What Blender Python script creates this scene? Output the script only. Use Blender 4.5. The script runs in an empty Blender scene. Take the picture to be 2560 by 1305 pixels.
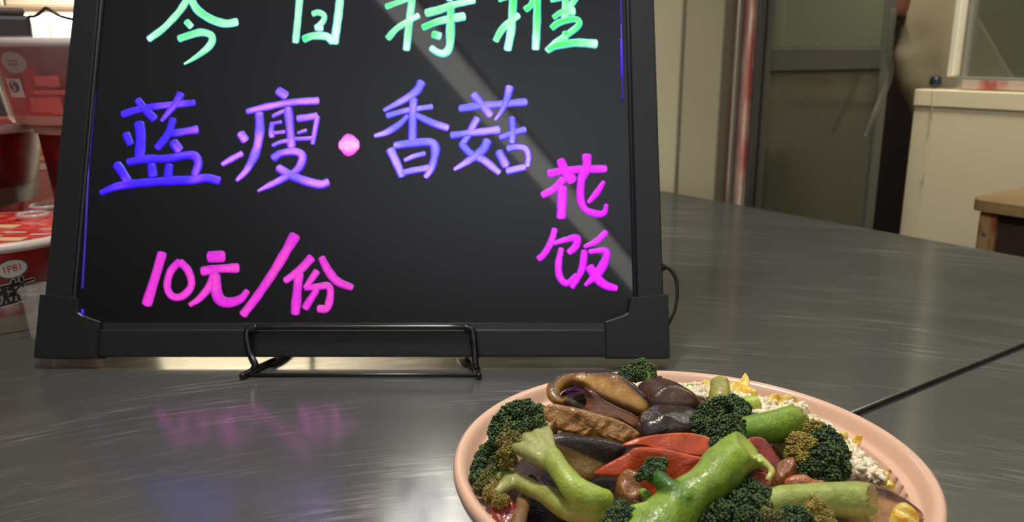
import bpy, bmesh, math, random
import numpy as np
from mathutils import Vector, Matrix

# ------------------------------------------------------------------ camera, world, lights, exposure
F_PX, PITCH, CAM_H = 2088.0, math.radians(14.0), 0.2
SC = bpy.context.scene
COL = SC.collection
cam_d = bpy.data.cameras.new('camera')
cam_d.sensor_width = 36.0
cam_d.lens = 36.0 * F_PX / 2560.0
cam_d.clip_start = 0.01
cam_d.dof.use_dof = True
cam_d.dof.focus_distance = 0.36
cam_d.dof.aperture_fstop = 20.0
cam = bpy.data.objects.new('camera', cam_d)
COL.objects.link(cam)
cam.location = (0, 0, CAM_H)
cam.rotation_euler = (math.pi / 2 - PITCH, 0, 0)
SC.camera = cam
SC.view_settings.view_transform = 'Standard'
SC.view_settings.look = 'None'
SC.view_settings.gamma = 1.0
SC.view_settings.use_curve_mapping = False
SC.view_settings.exposure = 0.0

W_ = bpy.data.worlds.new('world')
SC.world = W_
W_.use_nodes = True
W_.node_tree.nodes['Background'].inputs[0].default_value = (0.95, 0.93, 0.82, 1)
W_.node_tree.nodes['Background'].inputs[1].default_value = 0.07


def area_light(name, loc, aim, size, power, col):
    l = bpy.data.lights.new(name, 'AREA')
    l.shape = 'RECTANGLE'
    l.size, l.size_y = size
    l.energy = power
    l.color = col
    o = bpy.data.objects.new(name, l)
    COL.objects.link(o)
    o.location = loc
    o.rotation_euler = (Vector(aim) - Vector(loc)).to_track_quat('-Z', 'Y').to_euler()
    return o


area_light('counter_lamp', (-0.13, 0.44, 0.95), (0.02, 0.32, 0.0), (0.13, 0.13), 7.0, (1.0, 0.96, 0.87))
area_light('front_fill', (0.9, -1.1, 1.6), (0.3, 0.5, 0.0), (0.6, 0.6), 2.0, (1.0, 0.94, 0.80))  # added fill light from the viewer's side, no fixture
area_light('ceiling_wash', (0.1, -1.2, 0.6), (0.0, -1.4, 1.75), (0.9, 0.9), 23.0, (0.95, 0.97, 1.0))  # added light facing up, brightens the ceiling mirrored in the board
area_light('background_fill', (0.75, 0.95, 1.45), (1.15, 2.05, 1.45), (0.4, 0.4), 44.0, (1.0, 0.95, 0.80))  # added fill light turned away from the counter to brighten the background

# ------------------------------------------------------------------ geometry helpers
CP, SP = math.cos(PITCH), math.sin(PITCH)
E1 = np.array([math.cos(math.radians(-55)), math.sin(math.radians(-55)), 0.0])     # along the table's back edge
E2 = np.array([-E1[1], E1[0], 0.0])                                                # away from the viewer
UPV = np.array([0, 0, 1.0])
CAM = np.array([0, 0, CAM_H])


def ray(px, py):
    a = (px - 1280.0) / F_PX
    b = -(py - 652.5) / F_PX
    return np.array([a, CP + b * SP, -SP + b * CP])


def W(px, py, z):
    """point at height z on the sight line of a measured image position"""
    d = ray(px, py)
    return CAM + d * ((z - CAM_H) / d[2])


def depth(p):
    return (p[1] * CP - (p[2] - CAM_H) * SP)


def VPT(px, py, o, n):
    d = ray(px, py)
    n = np.array(n)
    return CAM + d * (np.dot(np.array(o) - CAM, n) / np.dot(d, n))


def lin(r, g, b):
    def f(c):
        c /= 255.0
        return c / 12.92 if c <= 0.04045 else ((c + 0.055) / 1.055) ** 2.4
    return np.array([f(r), f(g), f(b)])


class SineNoise:
    def __init__(s, seed, scale, n=8):
        r = np.random.RandomState(seed)
        k = r.normal(size=(n, 3))
        k /= np.linalg.norm(k, axis=1)[:, None]
        s.k = k * scale * r.uniform(0.6, 1.6, (n, 1))
        s.p = r.uniform(0, 6.28, n)

    def __call__(s, P):
        return np.sin(P @ s.k.T + s.p).sum(1) / math.sqrt(len(s.p))


def tag(o, label=None, cat=None, group=None, kind=None):
    if label: o['label'] = label
    if cat: o['category'] = cat
    if group: o['group'] = group
    if kind: o['kind'] = kind
    return o


def empty(name, loc, rot=(0, 0, 0)):
    o = bpy.data.objects.new(name, None)
    o.empty_display_size = 0.02
    COL.objects.link(o)
    o.location = [float(v) for v in loc]
    o.rotation_euler = rot
    return o


def mesh_obj(name, V, Fs, mat, parent=None, smooth=True, cols=None, local=False, origin=None, mats=None, fmat=None):
    """one mesh object; V in world coordinates unless local, then in the parent's"""
    V = np.array(V, float).reshape(-1, 3)
    if parent is not None and not local:
        V = V - np.array(parent.location)
    if origin is not None:
        V = V - np.array(origin)
    me = bpy.data.meshes.new(name)
    me.from_pydata(V.tolist(), [], [list(map(int, f)) for f in Fs])
    if cols is not None:
        C = np.array(cols, float)
        a = me.color_attributes.new('tint', 'FLOAT_COLOR', 'POINT')
        buf = np.ones((len(V), 4), np.float32)
        buf[:, :3] = C
        a.data.foreach_set('color', buf.ravel())
    for m in (mats or [mat]):
        me.materials.append(m)
    if fmat is not None:
        me.polygons.foreach_set('material_index', np.array(fmat, np.int32))
    if smooth:
        me.polygons.foreach_set('use_smooth', np.ones(len(me.polygons), bool))
    me.update()
    o = bpy.data.objects.new(name, me)
    COL.objects.link(o)
    if parent is not None: o.parent = parent
    if origin is not None: o.location = [float(v) for v in origin]
    return o


def join(*parts):
    V, Fs, off = [], [], 0
    for v, f in parts:
        v = np.array(v, float).reshape(-1, 3)
        V.append(v)
        Fs += [[i + off for i in q] for q in f]
        off += len(v)
    return np.concatenate(V), Fs


def box(c, s, ax=(None, None, None), bev=0.0, seg=2):
    """box of size s about c along axes ax, edges rounded by bev"""
    bm = bmesh.new()
    bmesh.ops.create_cube(bm, size=1.0)
    bmesh.ops.scale(bm, vec=s, verts=bm.verts)
    if bev > 0:
        bmesh.ops.bevel(bm, geom=list(bm.edges), offset=bev, segments=seg, profile=0.5, affect='EDGES')
    bm.verts.index_update()
    V = np.array([v.co[:] for v in bm.verts])
    Fs = [[v.index for v in f.verts] for f in bm.faces]
    bm.free()
    a = [np.array(x, float) if x is not None else np.eye(3)[i] for i, x in enumerate(ax)]
    V = np.array(c) + V[:, :1] * a[0] + V[:, 1:2] * a[1] + V[:, 2:] * a[2]
    return V, Fs


def crom(P, n_per=8, closed=False):
    """Catmull-Rom through rows of P"""
    P = np.array(P, float)
    n = len(P)
    if n < 3 and not closed:
        t = np.linspace(0, 1, n_per + 1)[:, None]
        return P[0] * (1 - t) + P[-1] * t
    out = []
    for i in range(n if closed else n - 1):
        if closed:
            p0, p1, p2, p3 = P[(i - 1) % n], P[i], P[(i + 1) % n], P[(i + 2) % n]
        else:
            p1, p2 = P[i], P[i + 1]
            p0 = P[i - 1] if i > 0 else 2 * p1 - p2
            p3 = P[i + 2] if i + 2 < n else 2 * p2 - p1
        for k in range(n_per):
            t = k / n_per
            out.append(0.5 * (2 * p1 + (p2 - p0) * t + (2 * p0 - 5 * p1 + 4 * p2 - p3) * t * t + (3 * p1 - p0 - 3 * p2 + p3) * t ** 3))
    if not closed: out.append(P[-1])
    return np.array(out)


def tube(P, R, nseg=10, flat=1.0, up=(0, 0, 1), cap=True, round_end=True):
    """swept tube along points P with radii R; cross-section squashed by flat along 'up'.
    returns verts, faces, (t along, angle) per vertex"""
    P = np.array(P, float)
    R = np.broadcast_to(np.array(R, float), (len(P),)).copy()
    T = np.gradient(P, axis=0)
    T /= np.linalg.norm(T, axis=1)[:, None] + 1e-12
    if round_end:
        def endcap(p, t, r, sgn):
            qs, rs = [], []
            for a in (0.35, 0.75, 0.97):
                qs.append(p + sgn * t * r * 0.55 * a); rs.append(r * math.sqrt(1 - a * a))
            return qs, rs
        q0, r0 = endcap(P[0], T[0], R[0], -1)
        q1, r1 = endcap(P[-1], T[-1], R[-1], 1)
        P = np.concatenate([np.array(q0[::-1]), P, np.array(q1)])
        R = np.concatenate([r0[::-1], R, r1])
        T = np.concatenate([np.repeat(T[:1], 3, 0), T, np.repeat(T[-1:], 3, 0)])
    n = len(P)
    u = np.array(up, float)
    V, A = [], []
    for i in range(n):
        s = np.cross(T[i], u)
        if np.linalg.norm(s) < 1e-3: s = np.cross(T[i], [0.3, 1, 0.2])
        s /= np.linalg.norm(s)
        w = np.cross(s, T[i])
        for k in range(nseg):
            a = 2 * math.pi * k / nseg
            V.append(P[i] + R[i] * (math.cos(a) * s + flat * math.sin(a) * w))
            A.append((i / (n - 1), a))
    Fs = []
    for i in range(n - 1):
        for k in range(nseg):
            k2 = (k + 1) % nseg
            Fs.append([i * nseg + k, i * nseg + k2, (i + 1) * nseg + k2, (i + 1) * nseg + k])
    if cap:
        Fs.append([k for k in range(nseg)][::-1])
        Fs.append([(n - 1) * nseg + k for k in range(nseg)])
    return np.array(V), Fs, np.array(A)


def lathe(prof, c, n=64, wob=None):
    V, Fs = [], []
    m = len(prof)
    for j in range(n):
        a = 2 * math.pi * j / n
        for i, (r, z) in enumerate(prof):
            rr = r + (wob(i, a) if wob else 0.0)
            V.append((c[0] + rr * math.cos(a), c[1] + rr * math.sin(a), c[2] + z))
    for j in range(n):
        j2 = (j + 1) % n
        for i in range(m - 1):
            Fs.append([j * m + i, j2 * m + i, j2 * m + i + 1, j * m + i + 1])
    return np.array(V), Fs


def icos(sub):
    bm = bmesh.new()
    bmesh.ops.create_icosphere(bm, subdivisions=sub, radius=1.0)
    bm.verts.index_update()
    V = np.array([v.co[:] for v in bm.verts])
    Fs = np.array([[v.index for v in f.verts] for f in bm.faces])
    bm.free()
    return V, Fs


ICO1, ICO2, ICO3, ICO4 = icos(1), icos(2), icos(3), icos(4)

# ------------------------------------------------------------------ materials


def nodes_of(name):
    m = bpy.data.materials.new(name)
    m.use_nodes = True
    nt = m.node_tree
    return m, nt, nt.nodes['Principled BSDF']


def N(nt, t, **kw):
    n = nt.nodes.new(t)
    for k, v in kw.items(): setattr(n, k, v)
    return n


def mix_rgb(nt, fac, a, b, blend='MIX'):
    n = N(nt, 'ShaderNodeMix', data_type='RGBA', blend_type=blend)
    for sock, val in ((n.inputs[0], fac), (n.inputs[6], a), (n.inputs[7], b)):
        if isinstance(val, bpy.types.NodeSocket): nt.links.new(val, sock)
        elif isinstance(val, (int, float)): sock.default_value = val
        else: sock.default_value = (*val, 1)
    return n.outputs[2]


def noise_tex(nt, scale, detail=3.0, vec=None, rough=0.55):
    n = N(nt, 'ShaderNodeTexNoise')
    n.inputs['Scale'].default_value = scale
    n.inputs['Detail'].default_value = detail
    n.inputs['Roughness'].default_value = rough
    if vec is None:
        g = N(nt, 'ShaderNodeTexCoord')
        vec = g.outputs['Object']
    nt.links.new(vec, n.inputs['Vector'])
    return n


def ramp(nt, src, p0, p1, a=0.0, b=1.0):
    n = N(nt, 'ShaderNodeMapRange')
    n.inputs[1].default_value, n.inputs[2].default_value = p0, p1
    n.inputs[3].default_value, n.inputs[4].default_value = a, b
    nt.links.new(src, n.inputs[0])
    return n.outputs[0]


def bump(nt, bsdf, src, strength, dist):
    b = N(nt, 'ShaderNodeBump')
    b.inputs['Strength'].default_value = strength
    b.inputs['Distance'].default_value = dist
    nt.links.new(src, b.inputs['Height'])
    nt.links.new(b.outputs[0], bsdf.inputs['Normal'])


def plain(name, col, rough=0.5, metal=0.0, spec=0.5, var=0.12, scale=30.0, bmp=0.0, bdist=0.001, trans=0.0, alpha=1.0):
    m, nt, b = nodes_of(name)
    n = noise_tex(nt, scale)
    c = np.array(col)
    nt.links.new(mix_rgb(nt, n.outputs[0], tuple(c * (1 - var)), tuple(np.minimum(c * (1 + var), 1))), b.inputs['Base Color'])
    b.inputs['Roughness'].default_value = rough
    b.inputs['Metallic'].default_value = metal
    b.inputs['Specular IOR Level'].default_value = spec
    b.inputs['Transmission Weight'].default_value = trans
    b.inputs['Alpha'].default_value = alpha
    if bmp: bump(nt, b, n.outputs[0], bmp, bdist)
    return m


def tinted(name, rough=0.3, spec=0.5, nscale=250.0, var=0.25, bmp=0.4, bdist=0.0006, sss=0.0, coat=0.0, bscale=None):
    """food: colour from the piece's own tint, mottled, wet with sauce"""
    m, nt, b = nodes_of(name)
    a = N(nt, 'ShaderNodeVertexColor', layer_name='tint')
    n = noise_tex(nt, nscale, 4.0)
    mul = ramp(nt, n.outputs[0], 0.25, 0.75, 1 - var, 1 + var)
    nt.links.new(mix_rgb(nt, 1.0, a.outputs[0], mul, 'MULTIPLY'), b.inputs['Base Color'])
    b.inputs['Roughness'].default_value = rough
    b.inputs['Specular IOR Level'].default_value = spec
    if coat:
        b.inputs['Coat Weight'].default_value = coat
        b.inputs['Coat Roughness'].default_value = 0.07
    if sss:
        b.inputs['Subsurface Weight'].default_value = sss
        b.inputs['Subsurface Radius'].default_value = (0.004, 0.003, 0.0015)
        b.inputs['Subsurface Scale'].default_value = 1.0
    n2 = noise_tex(nt, bscale or nscale * 1.7, 3.0)
    bump(nt, b, n2.outputs[0], bmp, bdist)
    if coat:
        n3 = noise_tex(nt, 850.0, 2.0)
        b3 = N(nt, 'ShaderNodeBump')
        b3.inputs['Strength'].default_value = 0.55
        b3.inputs['Distance'].default_value = 0.00045
        nt.links.new(n3.outputs[0], b3.inputs['Height'])
        nt.links.new(b3.outputs[0], b.inputs['Coat Normal'])
    return m


def steel():
    m, nt, b = nodes_of('brushed_steel')
    out = nt.nodes['Material Output']
    geo = N(nt, 'ShaderNodeNewGeometry')
    sep = N(nt, 'ShaderNodeSeparateXYZ')
    off = N(nt, 'ShaderNodeVectorMath', operation='SUBTRACT')
    off.inputs[1].default_value = (0.03, -0.10, 0.0)          # centre of the wiping arcs
    nt.links.new(geo.outputs['Position'], off.inputs[0])
    nt.links.new(off.outputs[0], sep.inputs[0])
    ln = N(nt, 'ShaderNodeVectorMath', operation='LENGTH')
    nt.links.new(off.outputs[0], ln.inputs[0])
    at = N(nt, 'ShaderNodeMath', operation='ARCTAN2')
    nt.links.new(sep.outputs[0], at.inputs[0]); nt.links.new(sep.outputs[1], at.inputs[1])

    def polar(rs, as_, w):
        c = N(nt, 'ShaderNodeCombineXYZ')
        r = N(nt, 'ShaderNodeMath', operation='MULTIPLY'); r.inputs[1].default_value = rs
        a = N(nt, 'ShaderNodeMath', operation='MULTIPLY'); a.inputs[1].default_value = as_
        nt.links.new(ln.outputs['Value'], r.inputs[0]); nt.links.new(at.outputs[0], a.inputs[0])
        nt.links.new(r.outputs[0], c.inputs[0]); nt.links.new(a.outputs[0], c.inputs[1])
        c.inputs[2].default_value = w
        return c.outputs[0]
    fine = noise_tex(nt, 1.0, 4.0, polar(560, 11, 0.0), 0.65)
    coarse = noise_tex(nt, 1.0, 3.0, polar(330, 10, 3.0), 0.6)
    patch = noise_tex(nt, 9.0, 3.0, geo.outputs['Position'])
    zone = noise_tex(nt, 1.0, 2.0, polar(26, 4.0, 9.0))
    sm_ = N(nt, 'ShaderNodeMath', operation='MULTIPLY')
    nt.links.new(ramp(nt, coarse.outputs[0], 0.48, 0.78), sm_.inputs[0]); nt.links.new(ramp(nt, zone.outputs[0], 0.42, 0.66), sm_.inputs[1])
    scratch = sm_.outputs[0]
    mul = N(nt, 'ShaderNodeMath', operation='MULTIPLY')
    nt.links.new(scratch, mul.inputs[0]); nt.links.new(ramp(nt, fine.outputs[0], 0.35, 0.7), mul.inputs[1])
    base = mix_rgb(nt, patch.outputs[0], (0.25, 0.25, 0.24), (0.34, 0.34, 0.328))
    base = mix_rgb(nt, ramp(nt, fine.outputs[0], 0.3, 0.75), mix_rgb(nt, 1.0, base, (0.91, 0.91, 0.91), 'MULTIPLY'), base)
    base = mix_rgb(nt, mul.outputs[0], base, (0.80, 0.79, 0.77))
    # sharp lobe and broad lobe of the worn surface
    g1 = N(nt, 'ShaderNodeBsdfAnisotropic'); g2 = N(nt, 'ShaderNodeBsdfAnisotropic')
    for g, ro in ((g1, 0.155), (g2, 0.60)):
        nt.links.new(base, g.inputs['Color'])
        g.inputs['Roughness'].default_value = ro
    bp = N(nt, 'ShaderNodeBump')
    bp.inputs['Strength'].default_value = 0.08
    bp.inputs['Distance'].default_value = 0.0002
    nt.links.new(fine.outputs[0], bp.inputs['Height'])
    nt.links.new(bp.outputs[0], g2.inputs['Normal'])
    bp2 = N(nt, 'ShaderNodeBump')
    bp2.inputs['Strength'].default_value = 0.028
    bp2.inputs['Distance'].default_value = 0.0002
    nt.links.new(fine.outputs[0], bp2.inputs['Height'])
    nt.links.new(bp2.outputs[0], g1.inputs['Normal'])
    mx = N(nt, 'ShaderNodeMixShader')
    sm = N(nt, 'ShaderNodeMath', operation='MULTIPLY_ADD')
    sm.inputs[1].default_value = 0.35; sm.inputs[2].default_value = 0.48
    nt.links.new(mul.outputs[0], sm.inputs[0])
    nt.links.new(sm.outputs[0], mx.inputs[0])
    nt.links.new(g1.outputs[0], mx.inputs[1]); nt.links.new(g2.outputs[0], mx.inputs[2])
    nt.links.new(mx.outputs[0], out.inputs['Surface'])
    return m


def glowing(name, strength=1.0, vcol=True, col=(1, 1, 1)):
    m, nt, b = nodes_of(name)
    b.inputs['Base Color'].default_value = (0.02, 0.02, 0.02, 1)
    b.inputs['Roughness'].default_value = 0.5
    if vcol:
        a = N(nt, 'ShaderNodeVertexColor', layer_name='tint')
        n = noise_tex(nt, 420.0, 3.0)
        nt.links.new(mix_rgb(nt, 1.0, a.outputs[0], ramp(nt, n.outputs[0], 0.3, 0.7, 0.82, 1.1), 'MULTIPLY'), b.inputs['Emission Color'])
    else:
        b.inputs['Emission Color'].default_value = (*col, 1)
    b.inputs['Emission Strength'].default_value = strength
    return m


def film_mat(name, a_col, b_col, scale=18.0, alpha=1.0, rough=0.4):
    m, nt, b = nodes_of(name)
    tc = N(nt, 'ShaderNodeTexCoord')
    mp = N(nt, 'ShaderNodeMapping')
    mp.inputs['Scale'].default_value = (1, 1, 0.35)
    nt.links.new(tc.outputs['Object'], mp.inputs[0])
    n = noise_tex(nt, scale, 3.0, mp.outputs[0])
    nt.links.new(mix_rgb(nt, ramp(nt, n.outputs[0], 0.44, 0.56), a_col, b_col), b.inputs['Base Color'])
    b.inputs['Roughness'].default_value = rough
    b.inputs['Alpha'].default_value = alpha
    return m


M_STEEL = steel()
M_GAP = plain('dark_gap', (0.01, 0.01, 0.009), 0.9)
M_FRAME = plain('black_plastic', (0.007, 0.008, 0.010), 0.40, spec=0.44, var=0.1, scale=200, bmp=0.05, bdist=0.0003)
M_ACRYL = plain('black_acrylic', (0.004, 0.004, 0.005), 0.035, spec=0.55, var=0.05)
M_WIRE = plain('black_wire', (0.006, 0.006, 0.007), 0.22, spec=0.6)
M_CABLE = plain('black_cable', (0.012, 0.012, 0.012), 0.45)
M_INK = glowing('fluorescent_ink', 1.12)
M_LED = glowing('violet_led', 0.9, False, tuple(lin(70, 10, 235)))
M_LEDDIM = glowing('violet_led_dim', 0.30, False, tuple(lin(90, 40, 255)))
M_PINK = plain('pink_plastic', lin(236, 191, 165), 0.28, spec=0.5, var=0.02)
M_STEM = tinted('broccoli_stem', 0.42, 0.4, 260, 0.22, 0.6, 0.0007, coat=0.35, bscale=900)
M_BUDS = tinted('broccoli_buds', 0.42, 0.5, 500, 0.35, 0.2, 0.0004, coat=0.10)
M_MUSH = tinted('mushroom_flesh', 0.45, 0.30, 320, 0.30, 0.42, 0.0006, coat=0.75, bscale=620)
M_MEAT = tinted('cooked_meat', 0.38, 0.4, 420, 0.35, 0.8, 0.0009, coat=0.55, bscale=900)
M_CARROT = tinted('cooked_carrot', 0.36, 0.4, 300, 0.20, 0.5, 0.0005, coat=0.45, bscale=900)
M_RICE = tinted('rice_grains', 0.35, 0.5, 300, 0.06, 0.1, 0.0003, coat=0.3)
M_EGG = tinted('scrambled_egg', 0.40, 0.5, 300, 0.22, 0.6, 0.0010, coat=0.3, bscale=600)
M_SAUCE = tinted('brown_sauce', 0.5, 0.3, 300, 0.4, 0.5, 0.0012, coat=0.15)

# ------------------------------------------------------------------ setting: floor, ceiling, walls
FLOOR = -0.80
CEIL = 1.75
zc_room = (FLOOR + CEIL) / 2
M_FLOOR = plain('dark_floor', lin(72, 66, 58), 0.5, var=0.2, scale=3)
M_CEIL = plain('ceiling_paint', lin(200, 204, 212), 0.9, var=0.05, scale=2)
M_WALL = plain('beige_panel', lin(220, 210, 180), 0.75, var=0.03, scale=4)
M_WALL2 = plain('beige_panel_shaded', lin(134, 126, 102), 0.75, var=0.03, scale=4)  # darker copy of the beige, the panel's shade put into its colour
M_DARKWALL = plain('dark_back_wall', lin(58, 46, 40), 0.8, var=0.35, scale=3)


def struct(name, VF, mat, smooth=False, parent=None):
    o = mesh_obj(name, VF[0], VF[1], mat, parent, smooth)
    if parent is None: o['kind'] = 'structure'
    return o


struct('floor', box((0, 0.6, FLOOR - 0.025), (7.0, 7.0, 0.05)), M_FLOOR)
struct('ceiling', box((0, 0.6, CEIL + 0.025), (7.0, 7.0, 0.05)), M_CEIL)
struct('wall_rear', box((0, -2.7, 0.475), (7.0, 0.06, 2.55)), M_WALL)
struct('wall_left', box((-3.3, 0.6, 0.475), (0.06, 6.6, 2.55)), M_WALL)
struct('wall_far', box((0, 3.95, 0.475), (7.0, 0.06, 2.55)), M_DARKWALL)
struct('wall_right', box((3.3, 0.6, 0.475), (0.06, 6.6, 2.55)), M_DARKWALL)

struct('wall_bounce', box((-1.70, 2.80, zc_room), (3.1, 0.05, 2.55)), plain('tan_wall', lin(232, 210, 194), 0.8, var=0.04, scale=3))  # unseen wall added to reflect warm tone into the counter's left side

# slim lamp added on the ceiling to show as a streak in the glossy board
bd = np.array([0.78, -1.33, 0]) / np.linalg.norm([0.78, -1.33])
bn = np.array([-bd[1], bd[0], 0])
cl = empty('streak_lamp', (0.05, -1.23, CEIL))
tag(cl, 'long slim lamp added on the ceiling for the streak in the board', 'lamp')
mesh_obj('housing', *box((0.05, -1.23, CEIL - 0.012), (2.32, 0.10, 0.024), (bd, bn, UPV), 0.003), plain('white_housing', lin(235, 235, 232), 0.5), cl, False)


def lamp_face(name, strength, col):
    m, nt, b = nodes_of(name)
    b.inputs['Base Color'].default_value = (0.7, 0.7, 0.7, 1)
    b.inputs['Emission Color'].default_value = (*col, 1)
    b.inputs['Emission Strength'].default_value = strength
    return m


mesh_obj('diffuser', *box((0.05, -1.23, CEIL - 0.032), (2.28, 0.082, 0.016), (bd, bn, UPV), 0.004), lamp_face('dim_diffuser', 1.7, (1.0, 0.96, 0.88)), cl, False)

# ------------------------------------------------------------------ steel counter in two sheets
e2b = 0.893
SEAM = -0.249


def table_sheet(name, a0, a1, b0, b1, label, gap_strip=False):
    root = empty(name, (E1 * (a0 + a1) / 2 + E2 * (b0 + b1) / 2) + UPV * FLOOR)
    c = E1 * (a0 + a1) / 2 + E2 * (b0 + b1) / 2
    V, Fs = box(c + UPV * -0.02, (a1 - a0, b1 - b0, 0.04), (E1, E2, UPV), 0.0012, 2)
    mesh_obj('table_top', V, Fs, M_STEEL, root, False)
    for sa in (a0 + 0.06, a1 - 0.06):
        for sb in (b0 + 0.06, b1 - 0.06):
            p = E1 * sa + E2 * sb
            mesh_obj('leg', *box(p + UPV * (FLOOR / 2 - 0.02), (0.04, 0.04, -FLOOR - 0.04), (E1, E2, UPV), 0.004), M_STEEL, root, False)
    if gap_strip:
        mesh_obj('dark_gap_strip', *box(E1 * (a0 - 0.0026) + E2 * (b0 + b1) / 2 + UPV * -0.006, (0.0046, b1 - b0, 0.006), (E1, E2, UPV)), M_GAP, root, False)  # dark strip added for the shade inside the open seam
    tag(root, label, 'table')
    return root


table_sheet('steel_counter', -2.5, SEAM - 0.0026, -0.62, e2b, 'scratched stainless steel counter under the black menu board')
table_sheet('steel_counter', SEAM + 0.0026, 0.9, -0.62, e2b, 'scratched stainless steel counter right of the dark seam', True)

# ------------------------------------------------------------------ background on the right
eo = E2 * (e2b + 0.055)


def on_plane_A(px, py):
    return VPT(px, py, eo, E2)


pL, pM, pR = on_plane_A(1560, 400), VPT(1703, 100, E2 * (e2b + 0.02), E2), on_plane_A(1832, 300)
aL, aM, aR = pL @ E1, pM @ E1, pR @ E1
zc, zh = (FLOOR + CEIL) / 2, CEIL - FLOOR
struct('wall_back', box(E1 * ((aM - 2.4 + aM) / 2) + E2 * (e2b + 0.045) + UPV * zc, (2.4, 0.05, zh), (E1, E2, UPV), 0.002), plain('pale_beige_board', lin(150, 143, 118), 0.75, var=0.03, scale=4))
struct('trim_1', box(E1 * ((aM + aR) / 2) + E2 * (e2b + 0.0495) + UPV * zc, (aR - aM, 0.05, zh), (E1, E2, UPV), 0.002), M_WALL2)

# door frame post: aluminium profile with torn red protective film
M_ALU = plain('aluminium', lin(190, 188, 178), 0.35, metal=0.7, var=0.08, scale=12)
M_ALUDARK = plain('aluminium_dark', lin(92, 92, 88), 0.45, metal=0.4, var=0.1, scale=12)
M_FILM = film_mat('red_film', lin(132, 62, 54), lin(150, 128, 112), 14.0)
M_FILM2 = film_mat('red_film_torn', lin(164, 84, 76), lin(186, 166, 150), 22.0)
aP0, aP1 = aR, on_plane_A(1889, 300) @ E1
wP = aP1 - aP0
postc = E1 * (aP0 + wP / 2) + E2 * (e2b + 0.056)
post = empty('door_frame_post', postc + UPV * FLOOR)
tag(post, 'aluminium door frame post with torn red protective film', 'post')
mesh_obj('profile', *box(postc + UPV * zc, (wP, 0.012, zh), (E1, E2, UPV), 0.002), M_ALUDARK, post, False)
for fr, wd, mt, nm, pro in ((0.09, 0.17, M_FILM, 'film_strip', 0.004), (0.30, 0.14, M_ALU, 'bead', 0.012), (0.55, 0.26, M_FILM, 'film_strip', 0.005), (0.80, 0.16, M_FILM2, 'film_strip', 0.009)):
    mesh_obj(nm, *box(E1 * (aP0 + wP * fr) + E2 * (e2b + 0.05 - pro / 2) + UPV * zc, (wP * wd, pro, zh), (E1, E2, UPV), 0.001), mt, post, False)

# glass door standing ajar
hinge = E1 * (aP1 - 0.022) + E2 * (e2b + 0.086)
dd = np.array([math.cos(math.radians(40)), math.sin(math.radians(40)), 0])
dn = np.array([dd[1], -dd[0], 0])
pe = VPT(2203, 300, hinge, dn)
dw = float((pe - hinge) @ dd)
d0 = np.array([hinge[0], hinge[1], 0])
z_r1, z_r0 = VPT(2050, 120, hinge, dn)[2], VPT(2050, 176, hinge, dn)[2]
door = empty('glass_door', d0 + dd * dw / 2 + UPV * FLOOR)
tag(door, 'grey aluminium glass door with a horizontal rail standing ajar', 'door')
M_DSTILE = plain('door_stile', lin(104, 104, 96), 0.5, metal=0.3, var=0.1, scale=8)
M_DRAIL = plain('door_rail', lin(98, 97, 90), 0.5, metal=0.3, var=0.08, scale=8)
sw, sl_ = dw * 0.085, dw * 0.045
dtop = 1.35


def dbox(u0, u1, z0, z1, th, off=0.0):
    return box(d0 + dd * (u0 + u1) / 2 + dn * off + UPV * (z0 + z1) / 2, (u1 - u0, th, z1 - z0), (dd, -dn, UPV), 0.002)


mesh_obj('stile', *dbox(0, sl_, FLOOR + 0.02, dtop, 0.012), M_DSTILE, door, False)
mesh_obj('stile', *dbox(dw - sw, dw, FLOOR + 0.02, dtop, 0.012), M_DSTILE, door, False)
mesh_obj('rail', *dbox(sl_, dw - sw, z_r0, z_r1, 0.011), M_DRAIL, door, False)
mesh_obj('rail', *dbox(sl_, dw - sw, FLOOR + 0.02, FLOOR + 0.12, 0.011), M_DRAIL, door, False)
mesh_obj('rail', *dbox(sl_, dw - sw, dtop - 0.08, dtop, 0.011), M_DRAIL, door, False)


def tint_glass(name, col, alpha, rough):
    m, nt, b = nodes_of(name)
    n = noise_tex(nt, 3.0, 2.0)
    c = np.array(col)
    nt.links.new(mix_rgb(nt, n.outputs[0], tuple(c * 0.8), tuple(c * 1.2)), b.inputs['Base Color'])
    b.inputs['Roughness'].default_value = rough
    b.inputs['Alpha'].default_value = alpha
    return m


M_GLASSU = tint_glass('door_glass', lin(142, 146, 122), 0.55, 0.12)
M_GLASSL = tint_glass('door_glass_low', lin(100, 100, 82), 0.62, 0.12)
mesh_obj('pane', *dbox(sl_, dw - sw, z_r1, dtop - 0.08, 0.006), M_GLASSU, door, False)
mesh_obj('pane', *dbox(sl_, dw - sw, FLOOR + 0.12, z_r0, 0.006), M_GLASSL, door, False)

# pale strip added for the frame's reflection; dark cord hanging behind the door glass
pb0 = VPT(1925, 300, hinge - dn * 0.10, dn)
tag(mesh_obj('frame_reflection', *box(np.array([pb0[0], pb0[1], zc]), (0.022, 0.02, zh), (dd, -dn, UPV), 0.002), plain('pale_reflection', lin(150, 152, 128), 0.7), None, False),
    'pale upright strip added as the frame reflection in the glass door', 'reflection strip')
cord = [VPT(x, y, hinge - dn * 0.016, dn) for x, y in ((1986, -60), (1990, 0), (1998, 100), (2015, 190), (2040, 300), (2058, 365), (2075, 430), (2098, 530), (2110, 620))]
cord2 = [VPT(x, y, hinge - dn * 0.016, dn) for x, y in ((2064, 372), (2092, 374), (2116, 392), (2130, 430), (2132, 480), (2128, 540), (2124, 640))]
tag(mesh_obj('loose_cable', *join(tube(crom(cord, 6), 0.0055, 8)[:2], tube(crom(cord2, 6), 0.0034, 8)[:2]), plain('dark_cord', (0.012, 0.011, 0.01), 0.7)), 'thin dark cable hanging behind the glass door', 'cable')

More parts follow.
